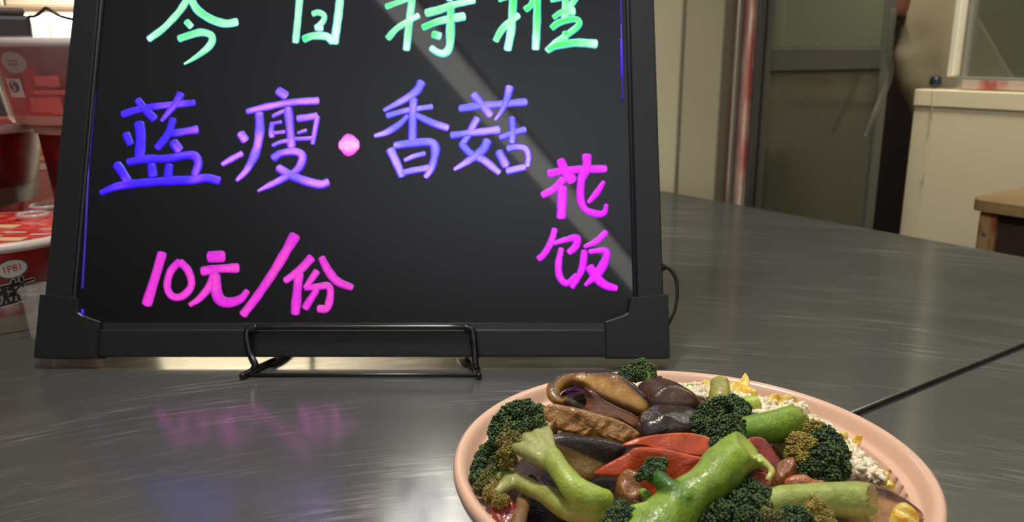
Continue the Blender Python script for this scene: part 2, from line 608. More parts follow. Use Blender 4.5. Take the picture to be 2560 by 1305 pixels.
# loose strip of clear protective film curling off the door's free edge
fp = [VPT(x, y, hinge + dn * 0.03, dn) for x, y in ((2236, 20), (2228, 80), (2224, 140), (2226, 180), (2212, 225), (2192, 270), (2172, 318), (2162, 340))]
fw = np.array([0.016, 0.022, 0.020, 0.02, 0.022, 0.018, 0.010, 0.003])
FP = crom(np.c_[fp, fw], 5)
Vf, Ff = [], []
for i, r in enumerate(FP):
    ww = 0.5 * r[3]
    for s in (-1, 0, 1):
        Vf.append(r[:3] + dd * s * ww + dn * (0.006 * (1 - s * s)))
    for s in (1, 0, -1):
        Vf.append(r[:3] + dd * s * ww + dn * (0.006 * (1 - s * s) - 0.0008))
for i in range(len(FP) - 1):
    for k in range(6):
        Ff.append([i * 6 + k, i * 6 + (k + 1) % 6, (i + 1) * 6 + (k + 1) % 6, (i + 1) * 6 + k])
tag(mesh_obj('film_strip', Vf, Ff, film_mat('clear_film', lin(138, 136, 118), lin(104, 102, 90), 30, 0.42, 0.25)), 'loose strip of clear film peeling off the glass door edge', 'film')

# cream cabinet with a glass partition on top
cc = VPT(2290, 222, np.array([0, 1.62, 0]), (0, 1, 0))
ctop = cc[2]
c0 = np.array([cc[0], cc[1], 0])
CW, CD = 1.1, 0.45
M_CREAM = plain('cream_board', lin(242, 226, 190), 0.6, var=0.04, scale=5)
M_CREAM2 = plain('cream_edge', lin(236, 220, 186), 0.6, var=0.04, scale=5)
cab = empty('cream_cabinet', c0 + E1 * CW / 2 + E2 * CD / 2 + UPV * FLOOR)
tag(cab, 'cream board cabinet behind the counter at right', 'cabinet')
zt = VPT(2290, 265, c0, E2)[2]
zt0 = zt
mesh_obj('top_board', *box(c0 + E1 * CW / 2 + E2 * (CD / 2 - 0.002) + UPV * (zt0 + ctop) / 2, (CW, CD + 0.004, ctop - zt0 - 0.0015), (E1, E2, UPV), 0.0015), M_CREAM, cab, False)
mesh_obj('carcass', *box(c0 + E1 * CW / 2 + E2 * CD / 2 + UPV * (FLOOR + zt0) / 2, (CW, CD, zt0 - FLOOR - 0.001), (E1, E2, UPV), 0.0015), M_CREAM2, cab, False)
# faint pencil marks on the front
for (x, y0, y1) in ((2332, 228, 300), (2325, 315, 335), (2310, 432, 462)):
    a, b_ = VPT(x, y0, c0 - E2 * 0.0045, E2), VPT(x - 4, y1, c0 - E2 * 0.0045, E2)
    mesh_obj('pencil_mark', *tube(np.array([a, b_]), 0.0012, 6, 0.3, E2)[:2], plain('pencil', lin(204, 188, 154), 0.8), cab)

# sill, post and pane of the partition
part = empty('glass_partition', c0 + E1 * CW / 2 + E2 * 0.05 + UPV * ctop)
tag(part, 'glass partition in white aluminium frame on the cream cabinet', 'partition')
s0 = c0 + E2 * 0.03
a_s = float((VPT(2392, 205, s0, E2) - s0) @ E1)
zs = VPT(2400, 192, s0, E2)[2]
mesh_obj('sill', *box(s0 + E1 * (a_s + 0.4) + E2 * 0.02 + UPV * (ctop + zs) / 2, (0.8, 0.04, zs - ctop), (E1, E2, UPV), 0.002), M_ALU, part, False)
mesh_obj('film_strip', *box(s0 + E1 * (a_s + 0.41) - E2 * 0.001 + UPV * (ctop + (zs - ctop) * 0.42), (0.8, 0.004, (zs - ctop) * 0.7), (E1, E2, UPV), 0.0008), M_FILM2, part, False)
pw = float((VPT(2408, 100, s0, E2) - VPT(2382, 100, s0, E2)) @ E1)
apc = float((VPT(2384, 100, s0, E2) - s0) @ E1)
mesh_obj('post', *box(s0 + E1 * (apc + pw * 0.16) + E2 * 0.01 + UPV * (zs + 0.6), (pw * 0.62, 0.03, 1.2), (E1, E2, UPV), 0.002), plain('white_aluminium', lin(236, 228, 205), 0.35, var=0.03), part, False)
mesh_obj('post', *box(s0 + E1 * (apc + pw * 1.05) + E2 * 0.02 + UPV * (zs + 0.6), (pw * 0.36, 0.02, 1.2), (E1, E2, UPV), 0.002), M_ALU, part, False)
mesh_obj('pane', *box(s0 + E1 * (apc + pw * 1.3 + 0.35) + E2 * 0.025 + UPV * (zs + 0.6), (0.7, 0.005, 1.2), (E1, E2, UPV), 0.001), tint_glass('partition_glass', lin(112, 112, 94), 0.45, 0.1), part, False)

# beige dust sheet propped behind the partition, showing a slanting edge through the pane
q = [VPT(x, y, s0 + E2 * 0.09, E2) for x, y in ((2396, -20), (2424, 20), (2450, 62), (2478, 110), (2500, 150), (2530, 196), (2396, 196))]
qb = [p + E2 * 0.012 for p in q]
n_ = len(q)
tag(mesh_obj('beige_sheet', q + qb, [list(range(n_)), list(range(2 * n_ - 1, n_ - 1, -1))] + [[i, i + n_, (i + 1) % n_ + n_, (i + 1) % n_] for i in range(n_)], plain('beige_sheet', lin(150, 140, 112), 0.8), None, False),
    'beige board with slanting edge leaning behind the partition glass', 'board')
struct('wall_store', box(c0 + E1 * 0.6 + E2 * 0.95 + UPV * zc, (1.3, 0.04, zh), (E1, E2, UPV)), plain('store_wall', lin(126, 122, 100), 0.8, var=0.06, scale=5))
# dark blue knob at the post's foot
kb = VPT(2341, 187, s0 + E2 * 0.0, E2)
Vk, Fk = lathe([(0, 0.013), (0.006, 0.0125), (0.010, 0.009), (0.0115, 0.004), (0.0115, -0.004), (0.010, -0.009), (0.004, -0.012), (0.0, -0.012)], (0, 0, 0), 20)
tag(mesh_obj('blue_knob', Vk * 0.9 + np.array([kb[0], kb[1], ctop + 0.0125]), Fk, plain('dark_blue', lin(28, 34, 52), 0.4)), 'small dark blue knob at the foot of the white post', 'knob')

# beige sack and brown cloth hanging in the doorway
so = VPT(2312, 120, c0 + E2 * 0.30, E2)
sn = E2


def sack_outline(pts, o, thick, name, mat, label, cat, seed, wrinkle=0.003):
    V, Fs, cols = [], [], None
    P = np.array([VPT(x, y, o, sn) for x, y in crom(pts, 5, True)])
    c = P.mean(0)
    m = len(P)
    rings = 9
    nz = SineNoise(seed, 60)
    for side in (-1, 1):
        for k in range(rings + 1):
            s = 1 - k / rings
            Q = c + (P - c) * s
            bulge = math.sqrt(max(0, 1 - s ** 2.4)) * thick
            Q = Q + side * sn * bulge + np.outer(nz(Q) * wrinkle * (1 - s ** 3), -sn)
            V.append(Q)
    V = np.concatenate(V)
    for sd in (0, 1):
        o_ = sd * (rings + 1) * m
        for k in range(rings):
            for i in range(m):
                f = [o_ + k * m + i, o_ + k * m + (i + 1) % m, o_ + (k + 1) * m + (i + 1) % m, o_ + (k + 1) * m + i]
                Fs.append(f if sd else f[::-1])
    return tag(mesh_obj(name, V, Fs, mat), label, cat)


sack_outline([(2282, -70), (2268, 20), (2256, 90), (2241, 135), (2243, 180), (2258, 228), (2280, 272), (2305, 318), (2360, 330), (2395, 250), (2400, 120), (2395, 0), (2380, -70)], so, 0.05, 'hanging_sack',
             plain('beige_sack', lin(188, 172, 140), 0.7, var=0.08, scale=20), 'bulging beige sack hanging between glass door and cream cabinet', 'sack', 5)
sack_outline([(2224, -70), (2226, 0), (2228, 44), (2246, 50), (2262, 40), (2274, 0), (2282, -70)], so - E2 * 0.05, 0.02, 'brown_cloth',
             plain('brown_cloth', lin(118, 70, 50), 0.85, var=0.2, scale=40), 'dark brown cloth hanging left of the beige sack', 'cloth', 8)
st = [VPT(x, y, so - E2 * 0.055, sn) for x, y in ((2262, 40), (2252, 54), (2240, 70), (2232, 84), (2236, 96))]
tag(mesh_obj('black_strap', *tube(crom(st, 5), [0.007] * 21, 8, 0.4)[:2], plain('black_strap', lin(34, 32, 34), 0.6)), 'short black strap under the brown cloth', 'strap')

# wooden stand with a rounded top, cut by the right edge
t0 = VPT(2424, 492, np.array([0, 1.15, 0]), (0, 1, 0))
zt_ = float(t0[2])
t0 = np.array([t0[0], t0[1], 0])
stand = empty('wooden_stand', t0 + E1 * 0.2 + E2 * 0.15 + UPV * FLOOR)
tag(stand, 'worn wooden stand with rounded top behind the counter at right edge', 'stand')
m_, nt_, b_ = nodes_of('worn_wood')
tc_ = N(nt_, 'ShaderNodeTexCoord'); mp_ = N(nt_, 'ShaderNodeMapping'); mp_.inputs['Scale'].default_value = (3, 30, 30)
nt_.links.new(tc_.outputs['Object'], mp_.inputs[0])
nn_ = noise_tex(nt_, 3.0, 4.0, mp_.outputs[0])
nt_.links.new(mix_rgb(nt_, nn_.outputs[0], tuple(lin(122, 92, 58)), tuple(lin(190, 158, 108))), b_.inputs['Base Color'])
b_.inputs['Roughness'].default_value = 0.5
M_WOOD = m_
M_WOODRED = film_mat('red_brown_paint', lin(150, 84, 54), lin(176, 142, 100), 40)
M_WOODDK = plain('dark_wood', lin(62, 42, 34), 0.6, var=0.3, scale=25)
# rounded slab
R_ = 0.02
outl = []
for cx_, cy_, a0_ in ((R_, R_, 180), (0.5 - R_, R_, 270), (0.5 - R_, 0.34 - R_, 0), (R_, 0.34 - R_, 90)):
    for k in range(7):
        a = math.radians(a0_ + 15 * k)
        outl.append((cx_ + R_ * math.cos(a), cy_ + R_ * math.sin(a)))
m = len(outl)
Vt = [t0 + E1 * x + E2 * y + UPV * z for z, g in ((zt_ - 0.018, 0), (zt_ - 0.003, 0), (zt_, 1)) for x, y in [(x + (0.003 if g else 0) * np.sign(0.25 - x), y + (0.003 if g else 0) * np.sign(0.17 - y)) for x, y in outl]]
Ft = [list(range(m))[::-1], list(range(2 * m, 3 * m))] + [[k * m + i, k * m + (i + 1) % m, (k + 1) * m + (i + 1) % m, (k + 1) * m + i] for k in range(2) for i in range(m)]
mesh_obj('top', Vt, Ft, M_WOOD, stand, False)
for la, lb in ((0.024, 0.02), (0.476, 0.02), (0.024, 0.32), (0.476, 0.32)):
    mesh_obj('leg', *box(t0 + E1 * la + E2 * lb + UPV * (FLOOR + zt_ - 0.018) / 2, (0.024, 0.024, zt_ - 0.018 - FLOOR), (E1, E2, UPV), 0.003), M_WOODRED, stand, False)
mesh_obj('apron', *box(t0 + E1 * 0.25 + E2 * 0.022 + UPV * (zt_ - 0.075), (0.43, 0.012, 0.11), (E1, E2, UPV), 0.002), M_WOODDK, stand, False)
mesh_obj('apron', *box(t0 + E1 * 0.026 + E2 * 0.17 + UPV * (zt_ - 0.075), (0.012, 0.276, 0.11), (E1, E2, UPV), 0.002), M_WOODDK, stand, False)
mesh_obj('lower_shelf', *box(t0 + E1 * 0.25 + E2 * 0.17 + UPV * (zt_ - 0.16), (0.44, 0.29, 0.015), (E1, E2, UPV), 0.002), M_WOOD, stand, False)
kp = VPT(2464, 584, t0 + E2 * 0.012, E2)
Vk, Fk = lathe([(0, 0.008), (0.004, 0.007), (0.006, 0.003), (0.005, -0.003), (0.0, -0.006)], (0, 0, 0), 14)
mesh_obj('knob', Vk + kp, Fk, plain('pale_knob', lin(150, 122, 92), 0.5), stand)

# ------------------------------------------------------------------ lit serving cabinet at left behind the board
LY, LZ = 1.42, 0.254
M_CREAMP = plain('cream_panel', lin(200, 186, 160), 0.5, var=0.03, scale=4)
M_BAY = plain('white_bay', lin(246, 240, 222), 0.6, var=0.02, scale=4)
serv = empty('serving_cabinet', (-0.75, 1.6, 0.0))
tag(serv, 'cream serving cabinet with brightly lit bay behind the noodle bowls', 'cabinet')
x0_, x1_ = -1.35, -0.12
xs = [x0_, -0.968, -0.827, -0.60, -0.36, x1_]
for i in range(len(xs) - 1):
    mat_ = M_CREAMP if i else plain('grey_panel', lin(170, 178, 172), 0.5, var=0.03)
    mesh_obj('door_panel', *box(((xs[i] + xs[i + 1]) / 2, LY + 0.01, LZ + 0.02 + 0.085), (xs[i + 1] - xs[i] - 0.004, 0.02, 0.17), (None,) * 3, 0.002), mat_, serv, False)
mesh_obj('hood', *box(((x0_ + x1_) / 2, LY + 0.19, LZ + 0.105), (x1_ - x0_, 0.34, 0.17), (None,) * 3, 0.002), M_CREAMP, serv, False)
mesh_obj('bottom_rail', *box(((x0_ + x1_) / 2, LY + 0.015, LZ + 0.0155), (x1_ - x0_, 0.05, 0.009), (None,) * 3, 0.002), plain('brown_rail', lin(150, 122, 100), 0.5), serv, False)
mesh_obj('back_panel', *box(((x0_ + x1_) / 2, LY + 0.37, LZ / 2 + 0.01), (x1_ - x0_, 0.02, LZ + 0.02), (None,) * 3, 0.001), M_BAY, serv, False)
mesh_obj('side_panel', *box((x0_ + 0.01, LY + 0.19, LZ / 2), (0.02, 0.34, LZ), (None,) * 3, 0.001), M_BAY, serv, False)
mesh_obj('side_panel', *box((x1_ - 0.01, LY + 0.19, LZ / 2), (0.02, 0.34, LZ), (None,) * 3, 0.001), M_BAY, serv, False)
mesh_obj('lamp_tube', *tube(np.array([[x0_ + 0.06, LY + 0.16, LZ + 0.006], [x1_ - 0.06, LY + 0.16, LZ + 0.006]]), 0.009, 10)[:2], glowing('lamp_tube', 14.0, False, (1.0, 0.95, 0.80)), serv)
sl = area_light('serving_lamp', ((x0_ + x1_) / 2, LY + 0.12, LZ - 0.008), ((x0_ + x1_) / 2, LY + 0.12, -1.0), (1.0, 0.04), 9.0, (1.0, 0.95, 0.82))
sl.rotation_euler = (0.35, 0, 0)
gl = area_light('panel_fill', (-0.50, 1.335, 0.47), (-0.5, 1.10, 0.30), (0.40, 0.04), 8.0, (1.0, 0.97, 0.88))  # added light without a real source, brightens panels mirrored under the board
gl.rotation_euler = (0.55, 0, 0)


def bottle_at(px, py0, py1, Y, wpx, mat, name, label, cat):
    b0 = VPT(px, py1, (0, Y, 0), (0, 1, 0))
    t1_ = VPT(px, py0, (0, Y, 0), (0, 1, 0))
    r = wpx / 2 * depth(b0) / F_PX
    h = float(t1_[2])
    V, Fs = lathe([(0, 0), (r, 0), (r * 1.02, h * 0.05), (r, h * 0.62), (r * 0.9, h * 0.72), (r * 0.45, h * 0.84), (r * 0.42, h * 0.93), (r * 0.5, h * 0.94), (r * 0.5, h), (0, h)], (b0[0], b0[1], 0), 20)
    return tag(mesh_obj(name, V, Fs, mat), label, cat)


bottle_at(127, 52, 96, 1.62, 17, plain('olive_glass', lin(110, 104, 66), 0.2), 'olive_bottle', 'olive bottle standing in the lit bay behind the noodle bowls', 'bottle')
bottle_at(146, 70, 96, 1.56, 26, plain('orange_plastic', lin(226, 160, 116), 0.4), 'orange_jar', 'pale orange jar in the lit bay next to the board edge', 'jar')

# black appliance with a strap on the counter, in front of the lit bay
bx = VPT(40, 60, (0, 1.02, 0), (0, 1, 0))
bl, br_ = VPT(-90, 60, (0, 1.02, 0), (0, 1, 0)), VPT(80, 60, (0, 1.02, 0), (0, 1, 0))
zt1 = float(VPT(40, 20, (0, 1.02, 0), (0, 1, 0))[2])
af = np.array([-0.52, 0.854, 0.0]); ar = np.array([0.854, 0.52, 0.0])
ac = np.array([br_[0], 1.02, 0.0]) - ar * 0.08 + af * 0.07
app = empty('black_appliance', ac)
tag(app, 'black box appliance behind the topmost noodle bowl', 'appliance')
mesh_obj('body', *box(ac + UPV * (zt1 - 0.008) / 2, (0.16, 0.14, zt1 - 0.008), (ar, af, UPV), 0.005), plain('black_case', lin(64, 58, 64), 0.5), app, False)
mesh_obj('lid', *box(ac - ar * 0.002 + UPV * (zt1 - 0.004), (0.154, 0.135, 0.008), (ar, af, UPV), 0.003), plain('brown_lid', lin(96, 80, 78), 0.5), app, False)
stp = [VPT(x, y, (0, 1.02, 0), (0, 1, 0)) for x, y in ((74, 41), (84, 41), (96, 36), (108, 26), (116, 20), (126, 26), (140, 35), (156, 42), (180, 48), (210, 56))]
mesh_obj('strap', *tube(crom(stp, 5), 0.0034, 8, 0.6)[:2], plain('black_webbing', lin(40, 34, 36), 0.6), app)
# ------------------------------------------------------------------ noodle bowls at left
def text_mesh(body, size):
    """flat outline mesh of a short text, centred, in its own x/y"""
    cu = bpy.data.curves.new('lettering', 'FONT')
    cu.body = body
    cu.size = size
    cu.align_x = 'CENTER'; cu.align_y = 'CENTER'
    cu.resolution_u = 2
    o = bpy.data.objects.new('lettering', cu)
    COL.objects.link(o)
    me = bpy.data.meshes.new_from_object(o.evaluated_get(bpy.context.evaluated_depsgraph_get()))
    V = np.array([v.co[:] for v in me.vertices]).reshape(-1, 3)
    Fs = [list(p.vertices) for p in me.polygons]
    bpy.data.objects.remove(o); bpy.data.meshes.remove(me); bpy.data.curves.remove(cu)
    return V, Fs


def red_print(name, c1, c2, band, z0, z1):
    """printed paper side: red with darker patches, pale band round the foot"""
    m, nt, b = nodes_of(name)
    tc = N(nt, 'ShaderNodeTexCoord')
    n = noise_tex(nt, 26.0, 2.0, tc.outputs['Object'])
    base = mix_rgb(nt, ramp(nt, n.outputs[0], 0.42, 0.56), c1, c2)
    sp = N(nt, 'ShaderNodeSeparateXYZ')
    nt.links.new(tc.outputs['Object'], sp.inputs[0])
    nt.links.new(mix_rgb(nt, ramp(nt, sp.outputs[2], z0, z1), band, base), b.inputs['Base Color'])
    b.inputs['Roughness'].default_value = 0.32
    return m


M_REDA = red_print('red_print', lin(190, 34, 36), lin(120, 22, 30), lin(150, 136, 122), 0.0125, 0.0135)
M_REDB = red_print('dark_red_print', lin(140, 28, 34), lin(96, 22, 28), lin(136, 116, 96), 0.0145, 0.0155)
M_REDC = red_print('rose_print', lin(206, 44, 60), lin(150, 30, 46), lin(210, 180, 176), 0.0070, 0.0085)
m_, nt_, b_ = nodes_of('red_lid_print')
n_a = N(nt_, 'ShaderNodeTexVoronoi'); n_a.inputs['Scale'].default_value = 42.0
tc_ = N(nt_, 'ShaderNodeTexCoord'); nt_.links.new(tc_.outputs['Object'], n_a.inputs['Vector'])
n_b = noise_tex(nt_, 90.0, 3.0)
c_ = mix_rgb(nt_, ramp(nt_, n_b.outputs[0], 0.5, 0.62), tuple(lin(206, 44, 40)), tuple(lin(226, 120, 112)))
nt_.links.new(c_, b_.inputs['Base Color'])
b_.inputs['Roughness'].default_value = 0.3
M_LID = m_
M_RIMP = plain('pale_rim', lin(206, 188, 182), 0.4, var=0.03)
M_WHITE = plain('white_print', lin(226, 220, 214), 0.45, var=0.03)
M_BLACKP = plain('black_print', lin(26, 22, 24), 0.4)
M_REDP = plain('red_ink', lin(214, 40, 40), 0.4)
M_GREENP = plain('green_print', lin(70, 122, 70), 0.4)
M_BLUEP = plain('blue_print', lin(44, 62, 120), 0.4)
M_CREAMPR = plain('cream_print', lin(226, 190, 140), 0.4, var=0.06)
m_, nt_, b_ = nodes_of('clear_plastic')
b_.inputs['Base Color'].default_value = (0.9, 0.88, 0.86, 1)
b_.inputs['Roughness'].default_value = 0.12
b_.inputs['Alpha'].default_value = 0.16
b_.inputs['Specular IOR Level'].default_value = 0.9
M_CLEAR = m_
BR0, BR1, BH = 0.058, 0.070, 0.071


def brad(z):
    return BR0 + (BR1 - BR0) * z / BH


def noodle_bowl(c, mat, label, group='instant noodle bowls', wrap=False):
    root = empty('noodle_bowl', c)
    V, Fs = lathe([(0.0, 0.002), (BR0 - 0.004, 0.002), (BR0 - 0.003, 0.0), (BR0, 0.0005), (brad(0.062), 0.062)], (0, 0, 0), 48)
    mesh_obj('paper_side', V, Fs, mat, root, True, local=True)
    V, Fs = lathe([(brad(0.062), 0.062), (BR1 + 0.0022, 0.0625), (BR1 + 0.003, 0.0650), (BR1 + 0.0022, 0.0685), (BR1 - 0.001, 0.0692), (BR1 - 0.002, 0.0690)], (0, 0, 0), 48)
    mesh_obj('rim', V, Fs, M_RIMP, root, True, local=True)
    V, Fs = lathe([(BR1 - 0.0018, 0.0691), (0.045, 0.0693), (0.0, 0.0693)], (0, 0, 0), 48)
    mesh_obj('lid', V, Fs, M_LID, root, True, local=True)
    if wrap:
        V, Fs = lathe([(BR0 + 0.0006, 0.0), (BR0 + 0.004, 0.003), (BR1 + 0.0038, 0.062), (BR1 + 0.0042, 0.069), (BR1 - 0.004, 0.0706)], (0, 0, 0), 40,
                      lambda i, a: 0.0006 * math.sin(9 * a + i) + 0.0005 * math.sin(23 * a))
        mesh_obj('shrink_wrap', V, Fs, M_CLEAR, root, True, local=True)
    tag(root, label, 'noodle bowl', group)
    return root


def decal(root, V2, Fs, az, z, mat, name, lift, tilt=0.0):
    """bend a flat outline round the side of a bowl at azimuth az (radians) and height z"""
    ct, st_ = math.cos(tilt), math.sin(tilt)
    out = []
    for x, y in np.array(V2)[:, :2]:
        x, y = x * ct - y * st_, x * st_ + y * ct
        r = brad(z + y) + lift
        a = az + x / r
        out.append((r * math.cos(a), r * math.sin(a), z + y))
    return mesh_obj(name, out, Fs, mat, root, False, local=True)


def disc2(rx, ry, n=28):
    V = [(0, 0)] + [(rx * f * math.cos(2 * math.pi * k / n), ry * f * math.sin(2 * math.pi * k / n)) for f in (0.5, 1.0) for k in range(n)]
    Fs = [[0, 1 + k, 1 + (k + 1) % n] for k in range(n)] + [[1 + k, 1 + n + k, 1 + n + (k + 1) % n, 1 + (k + 1) % n] for k in range(n)]
    return V, Fs


def rect2(w, h, n=6):
    V = [(w * (i / n - 0.5), h * (j - 0.5)) for j in (0, 1) for i in range(n + 1)]
    return V, [[i, i + 1, n + 2 + i, n + 1 + i] for i in range(n)]


def az_of(px, py, c, z):
    """azimuth on a bowl where the sight line through an image position meets its side"""
    d = ray(px, py)[:2]; o = np.array(CAM[:2]) - np.array(c[:2])
    r = brad(z)
    A, B, C = d @ d, 2 * o @ d, o @ o - r * r
    disc = B * B - 4 * A * C
    t = (-B - math.sqrt(max(disc, 0))) / (2 * A)
    p = o + d * t
    return math.atan2(p[1], p[0])


cA = (-0.402, 0.630, 0.0)
nb1 = noodle_bowl(cA, M_REDA, 'red noodle bowl with oval badge on the counter, bottom of the stack')
a_ = az_of(30, 668, cA, 0.055)
decal(nb1, *disc2(0.0105, 0.0072), a_, 0.0495, M_GREENP, 'badge_ring', 0.0004, 0.10)
decal(nb1, *disc2(0.0096, 0.0064), a_, 0.0497, M_WHITE, 'badge', 0.0007, 0.10)
V2, F2 = text_mesh('1P81', 0.0068)
decal(nb1, V2 * np.array([1.0, 1.15, 1]), F2, a_, 0.0498, M_REDP, 'badge_lettering', 0.0010, 0.10)
for ch, px, sz, zz in (('红', 4, 0.0200, 0.0285), ('烧', 31, 0.0165, 0.0295), ('牛', 62, 0.0210, 0.0315)):
    a_ = az_of(px, 752, cA, 0.03)
    V2, F2 = text_mesh(ch, sz)
    for k in range(8):
        dx, dy = 0.0009 * math.cos(k * .785), 0.0009 * math.sin(k * .785)
        if k % 2 == 0:
            decal(nb1, V2 + np.array([dx, dy, 0]), F2, a_, zz, M_WHITE, 'lettering_outline', 0.0004 + 0.00005 * k, 0.12)
    for k in range(3):
        decal(nb1, V2 + np.array([0.0003 * (k - 1), 0.0003 * (k % 2), 0]), F2, a_, zz, M_BLACKP, 'lettering', 0.0010 + 0.00005 * k, 0.12)
# printed blocks on the lid
for x, y, w, h in ((0.034, -0.042, 0.032, 0.011), (0.004, 0.004, 0.030, 0.012), (0.052, -0.026, 0.012, 0.004), (0.030, -0.018, 0.016, 0.004), (0.048, -0.006, 0.012, 0.003), (0.022, -0.030, 0.010, 0.003)):
    V, Fs = box((x, y, 0.0696), (w, h, 0.0004))
    mesh_obj('lid_print', V, Fs, M_CREAMPR if w > 0.02 else M_RIMP, nb1, False, local=True)


def px_x(px, Y, z):
    p = VPT(px, 400, (0, Y, 0), (0, 1, 0))
    return float(p[0])


z2 = 0.0712
noodle_bowl((px_x(-131, 0.728, z2), 0.742, z2), M_REDB, 'dark red noodle bowl on the second tier, left of the gap')
nb_r = noodle_bowl((px_x(216, 0.728, z2), 0.742, z2), M_REDB, 'narrow dark red noodle cup on the second tier, right of the gap')
nb_r.scale = (0.6, 0.6, 1.0)
# supports standing on the counter under the second tier
noodle_bowl((px_x(-131, 0.80, 0) - 0.01, 0.80, 0.0), M_REDA, 'red noodle bowl on the counter under the second tier at left', wrap=False)
nb_s = noodle_bowl((px_x(224, 0.76, 0), 0.76, 0.0), M_REDA, 'narrow red noodle cup on the counter under the second-tier cup')
nb_s.scale = (0.62, 0.62, 1.0)
cT = (px_x(226, 0.73, 0.15), 0.742, 2 * z2)
nb3 = noodle_bowl(cT, M_REDC, 'shrink-wrapped rose red noodle bowl on top of the stack', wrap=True)
a_ = az_of(30, 155, cT, 0.055)
decal(nb3, *disc2(0.0145, 0.0085), a_, 0.0500, plain('grey_badge', lin(186, 172, 166), 0.5, var=0.04), 'badge', 0.0006)
for k, w_ in enumerate((0.012, 0.010)):
    decal(nb3, *rect2(w_, 0.0012), a_, 0.0515 - 0.003 * k, plain('badge_line', lin(132, 118, 116), 0.5), 'badge_lettering', 0.0010)
a_ = az_of(36, 215, cT, 0.033)
decal(nb3, *rect2(0.020, 0.0150), a_, 0.0300, M_WHITE, 'quality_mark', 0.0006)
decal(nb3, *disc2(0.0070, 0.0048), a_, 0.0312, M_BLUEP, 'quality_mark_disc', 0.0009)
V2, F2 = text_mesh('S', 0.0105)
decal(nb3, V2 * np.array([1.3, 1, 1]), F2, a_, 0.0312, M_WHITE, 'quality_mark_letter', 0.0012)
M_LIGHTRED = plain('light_red_print', lin(232, 84, 84), 0.4, var=0.1)
for (x, y, w_, h_, z_) in ((118, 205, 0.020, 0.008, 0.036), (124, 232, 0.026, 0.0035, 0.0270), (112, 258, 0.026, 0.012, 0.0170), (140, 262, 0.010, 0.014, 0.0165), (136, 212, 0.008, 0.004, 0.0330)):
    decal(nb3, *rect2(w_, h_), az_of(x, y, cT, z_), z_, M_LIGHTRED, 'printed_block', 0.0005 + 0.00008 * (x % 7))

# striped packet seen through the gap
sx = px_x(94, 0.86, 0.1)
pk = empty('striped_packet', (sx, 0.905, 0))
tag(pk, 'orange striped packet in the gap between second-tier noodle bowls', 'packet')
mesh_obj('carton', *box((sx, 0.905, 0.066), (0.07, 0.05, 0.132), (None,) * 3, 0.001), plain('rose_carton', lin(190, 120, 112), 0.5, var=0.1), pk, False)
for k, (zz, hh, cc_) in enumerate(((0.012, 0.006, (214, 190, 180)), (0.021, 0.005, (230, 170, 100)), (0.029, 0.005, (232, 120, 70)), (0.036, 0.0035, (240, 190, 120)), (0.052, 0.008, (170, 86, 84)))):
    mesh_obj('stripe', *box((sx, 0.8797, z2 + zz), (0.069, 0.0006, hh)), plain('stripe_ink', lin(*cc_), 0.5), pk, False)


M_CUP = plain('clear_cup_plastic', lin(206, 200, 194), 0.1, spec=0.9, alpha=0.13)


# clear plastic cups: rims catch the light between the bowls
def clear_cup(c, r, h, label):
    V, Fs = lathe([(0, 0.001), (r * 0.8, 0.001), (r * 0.82, 0.0), (r * 0.85, 0.002), (r, h - 0.002), (r + 0.002, h - 0.001), (r + 0.0022, h), (r + 0.0012, h + 0.001), (r - 0.0005, h), (r * 0.83, 0.0025), (0, 0.0025)], (0, 0, 0), 36)
    tag(mesh_obj('clear_cup', V, Fs, M_CUP, None, origin=None), label, 'cup').location = c
    return


def torus(c, R, r, nx=40, ny=8):
    P = np.array([(c[0] + R * math.cos(a), c[1] + R * math.sin(a), c[2]) for a in np.linspace(0, 2 * math.pi, nx + 1)[:-1]])
    V = []
    for i in range(nx):
        a = 2 * math.pi * i / nx
        for k in range(ny):
            b = 2 * math.pi * k / ny
            V.append((c[0] + (R + r * math.cos(b)) * math.cos(a), c[1] + (R + r * math.cos(b)) * math.sin(a), c[2] + r * math.sin(b)))
    Fs = [[i * ny + k, ((i + 1) % nx) * ny + k, ((i + 1) % nx) * ny + (k + 1) % ny, i * ny + (k + 1) % ny] for i in range(nx) for k in range(ny)]
    return np.array(V), Fs


M_RING = plain('clear_ring', lin(214, 200, 196), 0.12, spec=0.9, alpha=0.6)
for px, py, R, lb in ((112, 514, 0.011, 'small clear plastic ring in the gap, right of two on the red lid'), (82, 536, 0.011, 'small clear plastic ring in the gap, left of two on the red lid')):
    p = W(px, py, z2 + 0.0018)
    tag(mesh_obj('plastic_ring', *torus((0, 0, 0), R, 0.0016), M_RING, None, origin=None), lb, 'ring').location = p
p = W(131, 836, 0.0)
clear_cup((p[0], p[1], 0.0), 0.0165, 0.035, 'small clear plastic cup on the counter beside the lower left board corner')

# ------------------------------------------------------------------ menu board
LEAN = math.radians(24.0)
BX0, BX1 = -0.3095, 0.1014
BO = np.array([0.0, 0.5121, 0.0085])
BU = np.array([0, math.sin(LEAN), math.cos(LEAN)])
BN = np.array([0, -math.cos(LEAN), math.sin(LEAN)])      # towards the viewer
BHT = 0.356
board = empty('menu_board', BO, (-LEAN, 0, 0))
tag(board, 'black fluorescent writing board with handwritten Chinese menu in green, violet and magenta', 'sign board')


def on_board(px, py, rec):
    """board coordinates (x, height) under an image position, on the plane rec behind the frame face"""
    p = VPT(px, py, BO - BN * rec, BN)
    return np.array([p[0], (p - BO) @ BU])


REC = 0.0045
FW = 0.0222


